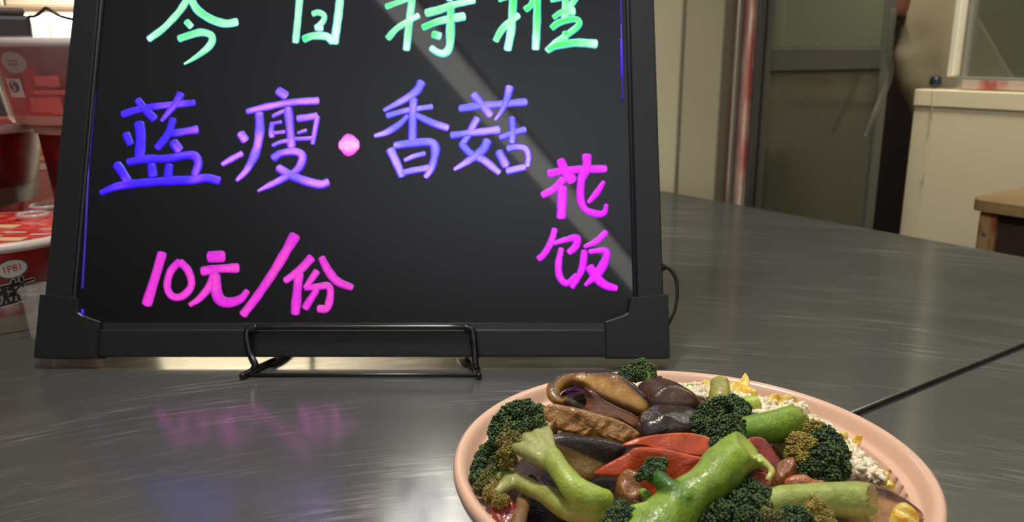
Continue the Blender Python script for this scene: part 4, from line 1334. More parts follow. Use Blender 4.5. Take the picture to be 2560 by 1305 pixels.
def crown_mesh(blobs, seed, dens=1.0):
    """broccoli head: lumpy cores closely set with tiny buds. blobs: px, py, height, radius px, browning 0..1"""
    r_ = np.random.RandomState(seed)
    cs, rs, tn = [], [], []
    for b in blobs:
        cs.append(W(b[0], b[1], b[2])); rs.append(wpx(b[0], b[1], b[2], b[3])); tn.append(b[4] if len(b) > 4 else 0.0)
    cs, rs, tn = np.array(cs), np.array(rs), np.array(tn)
    nzA, nzB = SineNoise(seed, 900.0), SineNoise(seed + 5, 2400.0, 12)
    nz = lambda P: 0.8 * nzA(P) + 0.95 * nzB(P)
    nz_t = SineNoise(seed + 3, 300.0)
    dark, mid, lite, brown, tan = lin(24, 46, 20), lin(50, 84, 30), lin(112, 140, 56), lin(128, 112, 46), lin(176, 150, 66)
    VV, FF, CC = [], [], []
    off = 0
    for c, r, t in zip(cs, rs, tn):
        v = ICO3[0]
        P = c + v * r * 0.93
        P = P + v * (0.10 * r * nzA(P))[:, None] - v * r * 0.10
        VV.append(P); FF.append(ICO3[1] + off); off += len(P)
        CC.append(np.tile(dark * (1 - t) * 0.8 + brown * t, (len(P), 1)))
    for bi, (c, r, t) in enumerate(zip(cs, rs, tn)):
        n = int(dens * 4 * math.pi * r * r / (0.00086 ** 2))
        k = np.arange(n) + 0.5
        ph = np.arccos(1 - 2 * k / n); th = math.pi * (1 + 5 ** 0.5) * k
        d = np.c_[np.cos(th) * np.sin(ph), np.sin(th) * np.sin(ph), np.cos(ph)] + r_.normal(0, 0.05, (n, 3))
        d /= np.linalg.norm(d, axis=1)[:, None]
        P = c + d * r * 0.93
        lump = nz(P)
        P = P + d * (0.095 * r * lump)[:, None]
        ok = np.ones(n, bool)
        for bj in range(len(cs)):
            if bj != bi: ok &= np.linalg.norm(P - cs[bj], axis=1) > rs[bj] * 0.86
        view = CAM - c; view = view / np.linalg.norm(view)
        ok &= (d @ view > -0.45)
        P, d, lump = P[ok], d[ok], lump[ok]
        n = len(P)
        if not n: continue
        sz = r_.uniform(0.00034, 0.00064, n) * (1.0 + 0.15 * lump)
        iv, ifc = ICO1
        q = P[:, None, :] + iv[None] * sz[:, None, None]
        tt = np.clip(t + 0.18 * nz_t(P) * (t > 0.05) + r_.normal(0, 0.08, n), 0, 1)
        g = np.clip(0.36 + 0.24 * lump + r_.normal(0, 0.22, n), 0, 1)
        col = dark[None] * (1 - g)[:, None] + mid[None] * g[:, None]
        hi = r_.uniform(0, 1, n) > 0.86
        col[hi] = col[hi] * 0.5 + lite * 0.5
        bt = np.clip(r_.uniform(0, 1, n), 0, 1)[:, None]
        col = col * (1 - tt)[:, None] + (brown * (1 - bt) + tan * bt) * tt[:, None]
        VV.append(q.reshape(-1, 3)); CC.append(np.repeat(col, len(iv), 0))
        FF.append((ifc[None] + (np.arange(n) * len(iv))[:, None, None] + off).reshape(-1, 3)); off += n * len(iv)
    return np.concatenate(VV), np.concatenate(FF), np.concatenate(CC)


def np_mesh(name, V, F, mat, parent, C):
    """fast triangle mesh"""
    me = bpy.data.meshes.new(name)
    V = (np.asarray(V) - np.array(parent.location)).astype(np.float32)
    F = np.asarray(F, np.int32)
    me.vertices.add(len(V)); me.vertices.foreach_set('co', V.ravel())
    me.loops.add(len(F) * 3); me.loops.foreach_set('vertex_index', F.ravel())
    me.polygons.add(len(F)); me.polygons.foreach_set('loop_start', np.arange(0, len(F) * 3, 3, dtype=np.int32))
    me.update(calc_edges=True)
    me.polygons.foreach_set('use_smooth', np.ones(len(F), bool))
    a = me.color_attributes.new('tint', 'FLOAT_COLOR', 'POINT')
    buf = np.ones((len(V), 4), np.float32); buf[:, :3] = C
    a.data.foreach_set('color', buf.ravel())
    me.materials.append(mat)
    me.update()
    o = bpy.data.objects.new(name, me)
    COL.objects.link(o); o.parent = parent
    return o


def stemcol(base, tip, vein=0.15, seed=3):
    nz = SineNoise(seed, 180.0)

    def f(t, d, v):
        k = min(1, max(0, t + 0.18 * float(nz(v[None])[0])))
        c = np.array(base) * (1 - k) + np.array(tip) * k
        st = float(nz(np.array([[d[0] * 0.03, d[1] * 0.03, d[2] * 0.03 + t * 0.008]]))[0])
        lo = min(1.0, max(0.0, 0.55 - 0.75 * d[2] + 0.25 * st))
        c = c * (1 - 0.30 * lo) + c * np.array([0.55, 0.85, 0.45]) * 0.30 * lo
        return c * (1 + vein * (0.35 * float(nz(v[None] * 2.3)[0]) + 0.45 * st))
    return f


G_PALE, G_MID, G_BRIGHT, G_DEEP, G_OLIVE, G_CUT = lin(172, 184, 104), lin(150, 172, 80), lin(142, 188, 50), lin(58, 104, 30), lin(160, 150, 80), lin(214, 206, 136)


def broccoli(label, stems, crowns, seed, at, dens=1.0):
    root = empty('broccoli_floret', W(*at))
    tag(root, label, 'broccoli', 'broccoli florets in the bowl')
    V, Fs, C = fuse(stems)
    mesh_obj('stem', V, Fs, M_STEM, root, True, C)
    for i, bl in enumerate(crowns):
        V, F, C = crown_mesh(bl, seed + i * 7, dens)
        np_mesh('crown', V, F, M_BUDS, root, C)
    return root


# ------------------------------------------------------------------ filling under the pieces
fil_nz = SineNoise(4, 240.0)
V, Fs = [], []
nr, na = 26, 110
for i in range(nr + 1):
    r = 0.0672 * i / nr
    for j in range(na):
        a = 2 * math.pi * j / na
        x, y = BC[0] + r * math.cos(a), BC[1] + r * math.sin(a)
        V.append((x, y, 0.0))
V = np.array(V)
rr = np.hypot(V[:, 0] - BC[0], V[:, 1] - BC[1]) / 0.0672
V[:, 2] = 0.0385 + 0.0165 * (1 - rr ** 2.2) + 0.0018 * fil_nz(V * 1.0)
Fs = [[i * na + j, i * na + (j + 1) % na, (i + 1) * na + (j + 1) % na, (i + 1) * na + j] for i in range(nr) for j in range(na)]
C = np.tile(lin(40, 25, 19), (len(V), 1)) * (1 + 0.3 * fil_nz(V * 1.7))[:, None]
sauce = mesh_obj('brown_filling', V, Fs, M_SAUCE, None, True, C, origin=BC + UPV * 0.045)
tag(sauce, 'dark brown saucy filling under the stir-fry pieces', 'filling', kind='stuff')

# rice heaped along the back and right of the bowl
rr_ = np.random.RandomState(11)
ng = 2700
ang = np.radians(rr_.uniform(-12, 122, ng * 3))
rad = 0.0715 * np.sqrt(rr_.uniform(0.34, 1.0, ng * 3))
xy = np.c_[BC[0] + rad * np.cos(ang), BC[1] + rad * np.sin(ang), np.zeros(len(rad))]
clump = SineNoise(21, 150.0)(xy)
keep = (rad / 0.0715 < 0.955 + 0.04 * clump - 0.03 * (ang < 0.3))
xy, rad, clump = xy[keep][:ng], rad[keep][:ng], clump[keep][:ng]
ng = len(xy)
xy[:, 2] = (np.arctan2(xy[:, 1] - BC[1], xy[:, 0] - BC[0]) > 0.6) * 0.003 + 0.0492 + 0.0078 * (1 - (rad / 0.0715) ** 3) + 0.0016 * clump + rr_.uniform(-0.002, 0.0024, ng)
dirs = rr_.normal(0, 1, (ng, 3)); dirs[:, 2] *= 0.45; dirs /= np.linalg.norm(dirs, axis=1)[:, None]
iv, ifc = ICO2
along = (iv @ np.array([1, 0, 0]))[None, :, None] * dirs[:, None, :]
s1 = np.cross(dirs, UPV); s1 /= np.linalg.norm(s1, axis=1)[:, None] + 1e-9
s2 = np.cross(dirs, s1)
ln_ = rr_.uniform(0.0022, 0.0029, ng)[:, None, None]; wd_ = rr_.uniform(0.0010, 0.0013, ng)[:, None, None]
q = xy[:, None, :] + along * ln_ + ((iv[:, 1])[None, :, None] * s1[:, None, :] + (iv[:, 2])[None, :, None] * s2[:, None, :]) * wd_
rc = lin(246, 232, 202)[None] * rr_.uniform(0.86, 1.05, (ng, 1))
rice_at = empty('rice_tmp', BC + UPV * 0.05)
ri = np_mesh('steamed_rice', q.reshape(-1, 3), (ifc[None] + (np.arange(ng) * len(iv))[:, None, None]).reshape(-1, 3), M_RICE, rice_at, np.repeat(rc, len(iv), 0))
ri.parent = None
ri.location = rice_at.location
bpy.data.objects.remove(rice_at)
tag(ri, 'fluffy white rice with egg along the right of the pink bowl', 'rice', kind='stuff')

# ------------------------------------------------------------------ broccoli
PB = stemcol(G_BRIGHT * 0.9, G_PALE, seed=5)
PP = stemcol(lin(166, 166, 96), lin(178, 174, 118), seed=6)
br_l = [
    sweep([(1516, 1252, 0.062, 50), (1488, 1250, 0.063, 66), (1440, 1226, 0.065, 60), (1414, 1196, 0.067, 52), (1390, 1164, 0.068, 52), (1376, 1146, 0.067, 54)], stemcol(lin(158, 180, 62), lin(170, 178, 98), seed=2), amp=0.0004, seed=2, cutcol=G_PALE, ridge=0.014),
    sweep([(1394, 1166, 0.0675, 34), (1374, 1110, 0.0690, 27), (1360, 1060, 0.0675, 25)], PP, amp=0.0003, seed=3, ridge=0.014),
    sweep([(1386, 1160, 0.068, 36), (1350, 1108, 0.0695, 27), (1334, 1062, 0.067, 26)], PP, amp=0.0003, seed=4, ridge=0.014),
    sweep([(1380, 1156, 0.068, 38), (1328, 1108, 0.0690, 28), (1300, 1074, 0.0665, 28)], PP, amp=0.0003, seed=14, ridge=0.014),
    sweep([(1382, 1164, 0.067, 42), (1318, 1130, 0.0680, 32), (1272, 1116, 0.064, 32)], PP, amp=0.0003, seed=5, ridge=0.014),
    sweep([(1510, 1268, 0.059, 66), (1470, 1276, 0.059, 70), (1414, 1266, 0.058, 58), (1352, 1232, 0.057, 48), (1296, 1206, 0.056, 44), (1262, 1188, 0.0555, 44)], stemcol(lin(166, 172, 82), lin(160, 160, 92), seed=7), amp=0.0004, seed=7, ridge=0.014),
    sweep([(1272, 1192, 0.056, 40), (1248, 1168, 0.0555, 28), (1234, 1156, 0.053, 26)], PP, amp=0.0003, seed=8),
    sweep([(1272, 1194, 0.056, 38), (1242, 1190, 0.055, 28), (1226, 1188, 0.053, 26)], PP, amp=0.0003, seed=9),
    sweep([(1280, 1200, 0.056, 38), (1258, 1220, 0.056, 32), (1242, 1234, 0.055, 30)], PP, amp=0.0004, seed=10),
]
broccoli('large pale broccoli floret with two branches at the left of the pink bowl', br_l, [
    [(1338, 1040, 0.068, 30), (1312, 1030, 0.067, 33), (1284, 1040, 0.066, 33), (1262, 1060, 0.064, 30), (1248, 1088, 0.063, 29), (1240, 1112, 0.0615, 24), (1346, 1064, 0.069, 19, 0.1), (1280, 1078, 0.0665, 24, 0.45), (1262, 1108, 0.064, 26, 0.55), (1330, 1064, 0.0705, 21, 0.05), (1303, 1076, 0.0695, 23, 0.2), (1350, 1056, 0.070, 16), (1284, 1100, 0.0675, 23, 0.5), (1272, 1126, 0.0655, 21, 0.8), (1258, 1140, 0.062, 19, 0.85), (1276, 1154, 0.062, 18, 0.9), (1262, 1160, 0.061, 14, 0.9)],
    [(1222, 1128, 0.055, 22), (1208, 1146, 0.055, 22), (1198, 1170, 0.0545, 23), (1196, 1196, 0.054, 22), (1208, 1218, 0.054, 22, 0.15), (1222, 1190, 0.0555, 20, 0.25), (1238, 1158, 0.0565, 17, 0.2), (1232, 1176, 0.0565, 15, 0.3), (1240, 1206, 0.056, 15, 0.6), (1228, 1236, 0.0545, 21, 0.75), (1246, 1252, 0.0545, 17, 0.9), (1262, 1250, 0.055, 13, 0.9), (1240, 1222, 0.0555, 18, 0.8)],
], 31, (1400, 1200, 0.05))

BRT = stemcol(lin(120, 148, 44), lin(150, 176, 64), 0.26, seed=12)
broccoli('bright green broccoli stalk with tiny floret lying front centre over the carrot', [
    sweep([(1600, 1372, 0.060, 150), (1650, 1318, 0.064, 140), (1700, 1258, 0.069, 112), (1756, 1212, 0.073, 100), (1816, 1166, 0.075, 102), (1876, 1124, 0.0765, 107)], BRT, amp=0.0006, seed=11, round_end=False, cutcol=lin(186, 200, 96), nseg=30, ridge=0.012, cutdir=(1839, 1084, 1909, 1164)),
    sweep([(1715, 1248, 0.072, 60), (1672, 1216, 0.074, 50), (1646, 1186, 0.0745, 34)], stemcol(lin(96, 142, 44), lin(44, 84, 32), seed=13), amp=0.0006, seed=12),
    sweep([(1668, 1290, 0.068, 80), (1622, 1280, 0.068, 62), (1572, 1284, 0.067, 44)], stemcol(lin(150, 180, 70), lin(150, 176, 80), seed=14), amp=0.0006, seed=13),
    sweep([(1894, 1150, 0.0745, 30), (1920, 1166, 0.0738, 15), (1930, 1180, 0.0728, 13), (1918, 1200, 0.0712, 10)], stemcol(lin(190, 196, 92), lin(206, 204, 122), seed=15), amp=0.0003, seed=14),
    sweep([(1640, 1262, 0.066, 34), (1618, 1240, 0.067, 28), (1606, 1228, 0.067, 22)], stemcol(lin(130, 170, 60), lin(150, 180, 90), seed=16), amp=0.0003, seed=15),
], [
    [(1632, 1164, 0.0755, 20), (1652, 1160, 0.0755, 16), (1646, 1178, 0.0755, 17), (1612, 1182, 0.0745, 17), (1598, 1194, 0.0735, 11), (1628, 1186, 0.075, 15)],
    [(1556, 1268, 0.0685, 20), (1534, 1284, 0.068, 20), (1560, 1294, 0.068, 22), (1524, 1304, 0.067, 18), (1578, 1280, 0.068, 14), (1590, 1262, 0.068, 9, 0.1), (1545, 1310, 0.067, 24)],
], 41, (1700, 1260, 0.055))

broccoli('dark broccoli floret with green stalk pointing right, top centre of the pink bowl', [
    sweep([(1838, 1082, 0.064, 62), (1890, 1070, 0.065, 72), (1950, 1056, 0.066, 76), (2004, 1040, 0.066, 66)], stemcol(lin(96, 142, 42), lin(146, 170, 60), 0.2, seed=18), amp=0.0005, seed=16, round_end=False, ridge=0.015, cutdir=(1994, 1010, 2026, 1056), cutcol=lin(168, 146, 84), nseg=22),
], [
    [(1772, 1040, 0.066, 34), (1806, 1022, 0.066, 34), (1842, 1024, 0.066, 30), (1856, 1044, 0.067, 24), (1764, 1074, 0.066, 30), (1794, 1082, 0.067, 36), (1830, 1068, 0.068, 34), (1838, 1092, 0.067, 24), (1746, 1056, 0.065, 20), (1832, 1000, 0.064, 15), (1866, 1020, 0.065, 14), (1752, 1078, 0.0655, 16, 0.3), (1790, 1110, 0.0665, 16)],
], 51, (1830, 1070, 0.055))

broccoli('dark broccoli head browned at its upper left beside the rice', [
    sweep([(1948, 1112, 0.056, 34), (1990, 1140, 0.057, 50), (2030, 1150, 0.057, 60)], stemcol(G_OLIVE, G_OLIVE, seed=19), amp=0.0006, seed=17),
], [
    [(2062, 1108, 0.061, 40), (2088, 1138, 0.060, 36), (2092, 1172, 0.058, 32), (2072, 1196, 0.058, 32), (2040, 1180, 0.059, 38), (2058, 1148, 0.0615, 42), (2020, 1172, 0.0585, 30, 0.15), (2024, 1080, 0.063, 32, 0.97), (2048, 1078, 0.062, 24, 0.75), (1994, 1106, 0.063, 27, 0.97), (2008, 1050, 0.0625, 14, 0.95), (1988, 1134, 0.062, 20, 0.95), (2022, 1118, 0.064, 27, 0.97), (2012, 1148, 0.062, 18, 0.9), (2088, 1100, 0.060, 20)],
], 61, (2050, 1150, 0.050))

broccoli('dark broccoli floret with pale stalk cut at lower right of the bowl', [
    sweep([(1890, 1262, 0.064, 60), (1950, 1250, 0.065, 66), (2020, 1250, 0.064, 74), (2095, 1252, 0.063, 86), (2180, 1256, 0.061, 98)], stemcol(lin(180, 196, 100), lin(160, 172, 88), 0.18, seed=20), amp=0.0005, seed=18, round_end=False, ridge=0.014, cutdir=(0.80, -0.55, 0.2), cutcol=lin(206, 182, 116), nseg=22),
], [
    [(1852, 1226, 0.068, 36), (1816, 1252, 0.067, 38), (1884, 1238, 0.068, 34), (1856, 1268, 0.069, 42), (1812, 1292, 0.067, 42), (1900, 1268, 0.068, 28), (1866, 1202, 0.0665, 18), (1912, 1236, 0.067, 18), (1776, 1306, 0.065, 34), (1872, 1300, 0.069, 36), (1916, 1290, 0.068, 20, 0.4)],
    [(1968, 1284, 0.068, 22), (1994, 1282, 0.0685, 20), (1950, 1302, 0.067, 24, 0.25), (2012, 1298, 0.068, 20), (1984, 1308, 0.068, 22), (2046, 1306, 0.067, 18, 0.8), (2080, 1312, 0.066, 16, 0.9), (2034, 1258, 0.0685, 17, 1.0), (2054, 1266, 0.068, 15, 1.0), (2022, 1272, 0.0685, 14, 0.95), (2070, 1288, 0.067, 14, 0.95)],
], 71, (1950, 1260, 0.052))

broccoli('small green broccoli tip behind the mushrooms at the far rim', [
    sweep([(1612, 966, 0.058, 30), (1618, 948, 0.0605, 32), (1612, 934, 0.062, 30)], stemcol(lin(84, 120, 44), lin(90, 128, 44), seed=21), amp=0.0005, seed=19),
], [
    [(1566, 936, 0.0615, 18), (1582, 924, 0.062, 20), (1604, 916, 0.0625, 19, 0.1), (1624, 926, 0.062, 17, 0.25), (1598, 940, 0.062, 22), (1576, 946, 0.061, 17), (1630, 944, 0.061, 13, 0.1), (1648, 950, 0.060, 8)],
], 81, (1605, 945, 0.053))


def stalk_piece(name, label, path, colf, cut, seed, cat='broccoli', group='cut broccoli stalk pieces'):
    V, Fs, C = sweep(path, colf, amp=0.0006, seed=seed, round_end=False, cutcol=cut, nseg=18)
    o = mesh_obj(name, V, Fs, M_STEM, None, True, C, origin=V.mean(0))
    return tag(o, label, cat, group)


stalk_piece('broccoli_stalk', 'olive broccoli stalk piece standing upright behind the dark floret', [(1802, 1018, 0.060, 48), (1800, 990, 0.063, 54), (1798, 958, 0.0655, 50)], stemcol(lin(158, 152, 70), lin(168, 158, 80), seed=23), lin(150, 132, 70), 21)
stalk_piece('broccoli_stalk', 'bright green broccoli stalk piece cut flat, beside the egg', [(1822, 1040, 0.058, 54), (1852, 1020, 0.060, 58), (1892, 1012, 0.0605, 56)], stemcol(lin(150, 186, 60), lin(186, 202, 84), seed=24), lin(184, 164, 90), 22)
stalk_piece('broccoli_stalk', 'green broccoli stalk sliver between dark mushroom and rice', [(1722, 972, 0.0565, 20), (1748, 988, 0.0575, 28), (1776, 1002, 0.058, 24)], stemcol(lin(130, 184, 50), lin(150, 196, 60), seed=25), lin(180, 190, 90), 23)

# ------------------------------------------------------------------ mushrooms
SKIN, SKIN2, FLESH, FLESH2 = lin(50, 30, 24), lin(38, 26, 25), lin(176, 124, 62), lin(134, 86, 46)


def single(name, mat, VFC, label, cat, group):
    V, Fs, C = VFC
    o = mesh_obj(name, V, Fs, mat, None, True, C, origin=V.mean(0))
    return tag(o, label, cat, group)


MG = 'mushroom pieces in the bowl'
mn = SineNoise(77, 170.0)


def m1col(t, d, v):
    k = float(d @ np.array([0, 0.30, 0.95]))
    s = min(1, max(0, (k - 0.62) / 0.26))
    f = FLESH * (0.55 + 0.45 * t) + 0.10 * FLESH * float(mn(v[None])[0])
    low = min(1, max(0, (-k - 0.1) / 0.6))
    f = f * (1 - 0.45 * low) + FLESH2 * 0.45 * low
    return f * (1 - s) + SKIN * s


m1 = empty('shiitake_slice', W(1500, 1000, 0.055))
tag(m1, 'glossy brown shiitake slice with curled left end, topmost in the bowl', 'mushroom', MG)
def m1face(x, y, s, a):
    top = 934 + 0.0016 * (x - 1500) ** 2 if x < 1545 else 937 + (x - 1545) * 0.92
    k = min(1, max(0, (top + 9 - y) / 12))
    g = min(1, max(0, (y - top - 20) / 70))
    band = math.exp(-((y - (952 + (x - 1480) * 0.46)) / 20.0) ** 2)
    f = lin(146, 96, 48) * (1 - g) + lin(104, 64, 36) * g  # ochre highlight band and darker lower face are shading put into the colour
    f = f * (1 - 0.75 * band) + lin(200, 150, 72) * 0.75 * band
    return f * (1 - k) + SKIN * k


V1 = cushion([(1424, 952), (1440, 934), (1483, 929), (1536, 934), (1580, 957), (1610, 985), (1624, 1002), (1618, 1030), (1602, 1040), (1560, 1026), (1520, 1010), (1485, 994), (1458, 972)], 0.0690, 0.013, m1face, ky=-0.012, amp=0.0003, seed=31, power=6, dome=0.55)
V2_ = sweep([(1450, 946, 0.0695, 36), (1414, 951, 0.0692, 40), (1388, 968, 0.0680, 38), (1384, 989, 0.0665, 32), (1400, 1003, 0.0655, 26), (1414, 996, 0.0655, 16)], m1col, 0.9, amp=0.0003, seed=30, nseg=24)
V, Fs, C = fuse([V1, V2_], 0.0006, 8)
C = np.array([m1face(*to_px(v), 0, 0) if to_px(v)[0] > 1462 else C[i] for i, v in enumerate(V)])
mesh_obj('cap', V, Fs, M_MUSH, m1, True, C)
V, Fs, C = cushion([(1400, 995), (1430, 970), (1475, 972), (1490, 1000), (1480, 1035), (1440, 1030), (1410, 1018)], 0.062, 0.006, lambda x, y, s, a: lin(58, 34, 24) * (0.7 + 0.3 * s), amp=0.0005, seed=32, ky=-0.004)
mesh_obj('dark_underside', V, Fs, M_MUSH, m1, True, C)  # cap underside, with the hollow's shade put into its dark brown
V, Fs, C = cushion([(1458, 972), (1466, 1004), (1458, 1026), (1472, 1044), (1516, 1056), (1556, 1064), (1592, 1080), (1600, 1062), (1588, 1040), (1548, 1022), (1500, 996), (1476, 976)], 0.0655, 0.008, lambda x, y, s, a: (lin(128, 78, 48) if y - 1000 > (x - 1470) * 0.42 else lin(82, 48, 30)) * (0.8 + 0.2 * s), ky=-0.012, amp=0.0005, seed=33)
mesh_obj('stem', V, Fs, M_MUSH, m1, True, C)


def darkcol(base, rim=None, seed=1):
    nz = SineNoise(seed, 200.0)

    def f(x, y, s, a):
        c = np.array(base)
        return c * (0.9 + 0.2 * math.sin(x * 0.05 + y * 0.07 + seed))
    return f


single('dark_shiitake', M_MUSH, cushion([(1592, 980), (1604, 966), (1640, 962), (1688, 974), (1728, 996), (1754, 1016), (1748, 1032), (1704, 1038), (1650, 1036), (1612, 1026)], 0.0625, 0.016, darkcol(lin(74, 44, 30), seed=2), ky=-0.006, amp=0.0003, seed=34, power=2.0), 'dark shiitake cap beside the topmost slice near the rice', 'mushroom', MG)
single('dark_shiitake', M_MUSH, cushion([(1588, 1056), (1616, 1030), (1680, 1022), (1740, 1032), (1760, 1066), (1740, 1100), (1680, 1104), (1620, 1106), (1590, 1090)], 0.0610, 0.014, darkcol(lin(48, 30, 22), seed=3), ky=-0.006, amp=0.0005, seed=35, power=2.0), 'blackish shiitake cap right above the red carrot slices', 'mushroom', MG)


def m4col(x, y, s, a):
    k = (1101 + (x - 1380) * 0.44) - y
    t = min(1, max(0, k / 9 + 0.5))
    return SKIN2 * t + (lin(150, 116, 62) * (0.78 + 0.3 * (y - 1110) / 90.0)) * (1 - t)


single('shiitake_slice', M_MUSH, cushion([(1368, 1098), (1396, 1084), (1450, 1088), (1512, 1096), (1560, 1114), (1556, 1140), (1516, 1168), (1486, 1198), (1446, 1206), (1408, 1182), (1382, 1142)], 0.0625, 0.010, m4col, ky=-0.013, amp=0.0003, seed=36, power=9, dome=0.8), 'shiitake slice with black skin and tan face beside the big left floret', 'mushroom', MG)


def m5col(x, y, s, a):
    k = (1218 + (x - 2080) * 0.26 if x < 2210 else 1251 + (x - 2210) * 0.42) - y
    t = min(1, max(0, k / 8 + 0.5))
    return lin(92, 58, 46) * t + lin(170, 124, 82) * (1 - t)


single('shiitake_slice', M_MUSH, cushion([(2050, 1236), (2096, 1206), (2140, 1202), (2190, 1216), (2240, 1236), (2304, 1282), (2292, 1306), (2220, 1330), (2130, 1310), (2070, 1270)], 0.0535, 0.007, m5col, ky=-0.009, amp=0.0003, seed=37, power=9, dome=0.7), 'tan mushroom slice with brown edge against the right bowl wall', 'mushroom', MG)
single('mushroom_stem', M_MUSH, sweep([(1292, 1330, 0.049, 46), (1306, 1276, 0.051, 34), (1312, 1236, 0.051, 28)], lambda t, d, v: lin(136, 104, 68) * (0.8 + 0.2 * d[2]), amp=0.0004, seed=38), 'tan mushroom stem under the big left floret', 'mushroom', MG)
single('mushroom_stem', M_MUSH, sweep([(1330, 1196, 0.050, 26), (1370, 1240, 0.050, 32), (1404, 1286, 0.050, 28)], lambda t, d, v: lin(84, 76, 44) * (0.8 + 0.2 * d[2]), amp=0.0004, seed=39), 'olive mushroom stem in the gap between the left floret branches', 'mushroom', MG)

# ------------------------------------------------------------------ meat, carrot, egg
MT = 'meat slices in the bowl'
mm = SineNoise(91, 330.0)


def meatcol(base, dark):
    def f(x, y, s, a):
        k = 0.5 + 0.5 * math.sin(x * 0.11 + 2.3 * math.sin(y * 0.09)) * math.sin(y * 0.13 + 1.1 * math.sin(x * 0.05))
        return np.array(base) * (0.65 + 0.35 * k) + np.array(dark) * 0.25 * (1 - k)
    return f


mc0 = meatcol(lin(206, 146, 76), lin(130, 76, 42))


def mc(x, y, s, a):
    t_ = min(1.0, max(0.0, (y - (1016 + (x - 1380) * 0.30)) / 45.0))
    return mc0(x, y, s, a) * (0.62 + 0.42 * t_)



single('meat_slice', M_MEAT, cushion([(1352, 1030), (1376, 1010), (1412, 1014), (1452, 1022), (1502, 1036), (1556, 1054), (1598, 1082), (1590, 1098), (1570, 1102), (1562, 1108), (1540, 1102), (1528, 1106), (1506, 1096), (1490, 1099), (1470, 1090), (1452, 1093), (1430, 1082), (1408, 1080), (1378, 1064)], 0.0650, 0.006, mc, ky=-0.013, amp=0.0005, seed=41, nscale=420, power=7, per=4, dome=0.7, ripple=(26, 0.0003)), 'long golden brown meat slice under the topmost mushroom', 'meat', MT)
single('meat_slice', M_MEAT, cushion([(1352, 1046), (1374, 1040), (1394, 1056), (1392, 1084), (1368, 1096), (1350, 1078)], 0.064, 0.010, meatcol(lin(172, 122, 78), lin(110, 62, 36)), ky=-0.006, amp=0.0015, seed=42, nscale=420), 'small brown meat piece touching the big left crown', 'meat', MT)
single('meat_piece', M_MEAT, cushion([(1538, 1222), (1556, 1206), (1580, 1208), (1602, 1226), (1606, 1256), (1580, 1270), (1552, 1256)], 0.062, 0.014, meatcol(lin(160, 104, 56), lin(96, 56, 34)), ky=-0.004, amp=0.0011, seed=43), 'small brown meat cube below the red carrot', 'meat', MT)
single('meat_piece', M_MEAT, cushion([(1928, 1200), (1950, 1176), (1978, 1172), (1990, 1192), (1972, 1216), (1944, 1226)], 0.062, 0.011, meatcol(lin(150, 92, 54), lin(86, 50, 32)), ky=-0.004, amp=0.0011, seed=44), 'brown meat scrap left of the browned broccoli head', 'meat', MT)
single('meat_slice', M_MEAT, cushion([(1952, 1212), (1990, 1200), (2040, 1212), (2068, 1222), (2066, 1246), (2020, 1240), (1976, 1232)], 0.0615, 0.008, meatcol(lin(190, 116, 66), lin(120, 66, 40)), ky=-0.006, amp=0.0007, seed=45), 'orange brown meat strip under the browned broccoli head', 'meat', MT)
CG = 'carrot slices in the bowl'


def carcol(base):
    def f(x, y, s, a):
        return np.array(base) * (0.88 + 0.14 * math.sin(x * 0.06 + y * 0.11)) * (1.0 if s < 0.93 else 1.12)
    return f


single('carrot_slice', M_CARROT, cushion([(1552, 1116), (1588, 1098), (1650, 1086), (1730, 1084), (1790, 1104), (1806, 1140), (1744, 1142), (1664, 1128), (1600, 1118)], 0.0655, 0.0042, carcol(lin(204, 80, 34)), ky=-0.010, power=12, dome=0.6, amp=0.0003, seed=51), 'upper red orange carrot slice with pointed left tip', 'carrot', CG)
single('carrot_slice', M_CARROT, cushion([(1484, 1184), (1510, 1164), (1566, 1134), (1592, 1118), (1660, 1122), (1740, 1140), (1800, 1152), (1780, 1200), (1706, 1236), (1664, 1262), (1604, 1222), (1552, 1196), (1516, 1190)], 0.0655, 0.0042, carcol(lin(202, 74, 30)), ky=-0.012, power=12, dome=0.6, amp=0.0004, seed=52), 'large red orange carrot slice under the front green stalk', 'carrot', CG)
single('carrot_slice', M_CARROT, cushion([(1868, 1098), (1908, 1096), (1942, 1140), (1962, 1176), (1940, 1196), (1900, 1180), (1880, 1140)], 0.0635, 0.0042, carcol(lin(150, 48, 28)), ky=-0.010, power=12, dome=0.6, amp=0.0003, seed=53), 'dark red carrot slice behind the cut end of the green stalk', 'carrot', CG)
single('carrot_slice', M_CARROT, cushion([(1866, 1196), (1900, 1180), (1930, 1196), (1920, 1226), (1896, 1240), (1872, 1226)], 0.066, 0.0042, carcol(lin(190, 72, 40)), ky=-0.010, power=12, dome=0.6, amp=0.0003, seed=54), 'small red carrot piece under the hooked stalk end', 'carrot', CG)
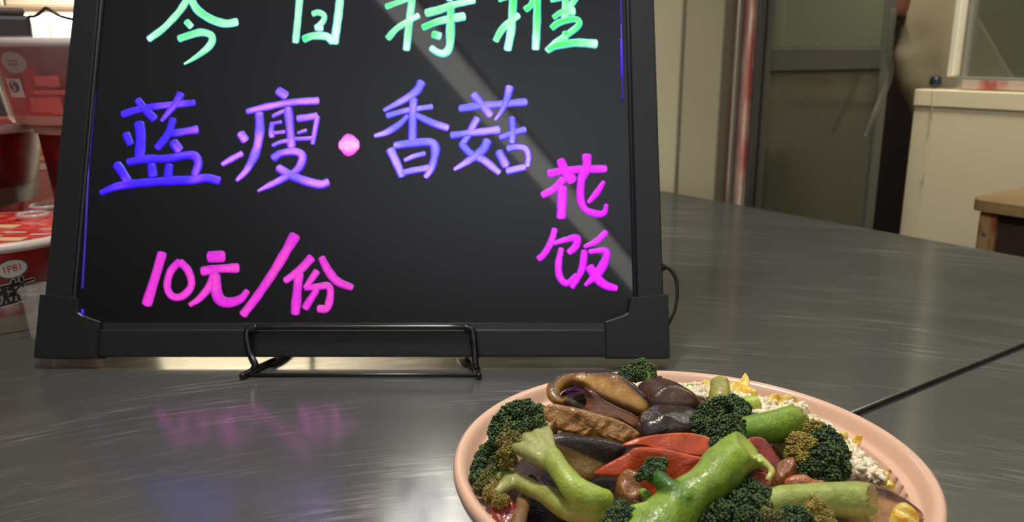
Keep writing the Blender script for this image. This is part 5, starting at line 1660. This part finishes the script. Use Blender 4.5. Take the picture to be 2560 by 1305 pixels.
single('carrot_slice', M_CARROT, cushion([(1228, 1268), (1262, 1246), (1288, 1262), (1290, 1300), (1262, 1330), (1240, 1306)], 0.0505, 0.0042, carcol(lin(150, 40, 26)), ky=-0.008, power=12, dome=0.6, amp=0.0003, seed=55), 'dark red carrot piece by the left rim below the broccoli', 'carrot', CG)

EGG = 'scrambled egg bits in the rice'


def eggcol(base, pale):
    def f(x, y, s, a):
        k = 0.5 + 0.5 * math.sin(x * 0.13 + 1.7 * math.sin(y * 0.1))
        return np.array(base) * k + np.array(pale) * (1 - k)
    return f


ec = eggcol(lin(238, 184, 40), lin(246, 220, 120))
for pts, z, lb, sd in (
    ([(1818, 992), (1824, 964), (1846, 956), (1862, 936), (1874, 954), (1872, 974), (1894, 986), (1868, 1000), (1838, 1002)], 0.0585, 'ragged yellow egg bit sticking up at the back rim', 1),
    ([(1910, 1008), (1924, 996), (1950, 1002), (1992, 1002), (1976, 1018), (1952, 1024), (1936, 1034), (1914, 1028)], 0.0565, 'yellow egg bit beyond the stalk of the dark floret', 2),
    ([(2156, 1194), (2166, 1178), (2196, 1178), (2222, 1186), (2218, 1206), (2190, 1212), (2164, 1208)], 0.0500, 'yellow egg lump at the right foot of the rice', 3),
    ([(2196, 1208), (2216, 1204), (2232, 1226), (2226, 1242), (2206, 1236)], 0.0490, 'small yellow egg bit against the ribbed right wall', 4),
    ([(2092, 1090), (2104, 1080), (2118, 1092), (2114, 1108), (2098, 1104)], 0.0560, 'small yellow egg bit in the rice behind the browned head', 5),
    ([(2128, 1102), (2140, 1092), (2152, 1098), (2148, 1114), (2134, 1114)], 0.0545, 'small yellow egg bit near the rice edge', 6),
    ([(2224, 1306), (2236, 1268), (2262, 1256), (2288, 1280), (2294, 1310), (2266, 1330), (2236, 1330)], 0.0525, 'large yellow egg piece lowest at the right wall', 7),
    ([(1752, 962), (1766, 954), (1778, 962), (1774, 976), (1758, 976)], 0.0580, 'yellow egg bit left of the upright olive stalk', 8),
):
    single('egg_bit', M_EGG, cushion(pts, z, 0.0055, ec, ky=-0.010, amp=0.0008, seed=60 + sd, nscale=480, rings=8, power=6), lb, 'egg', EGG)
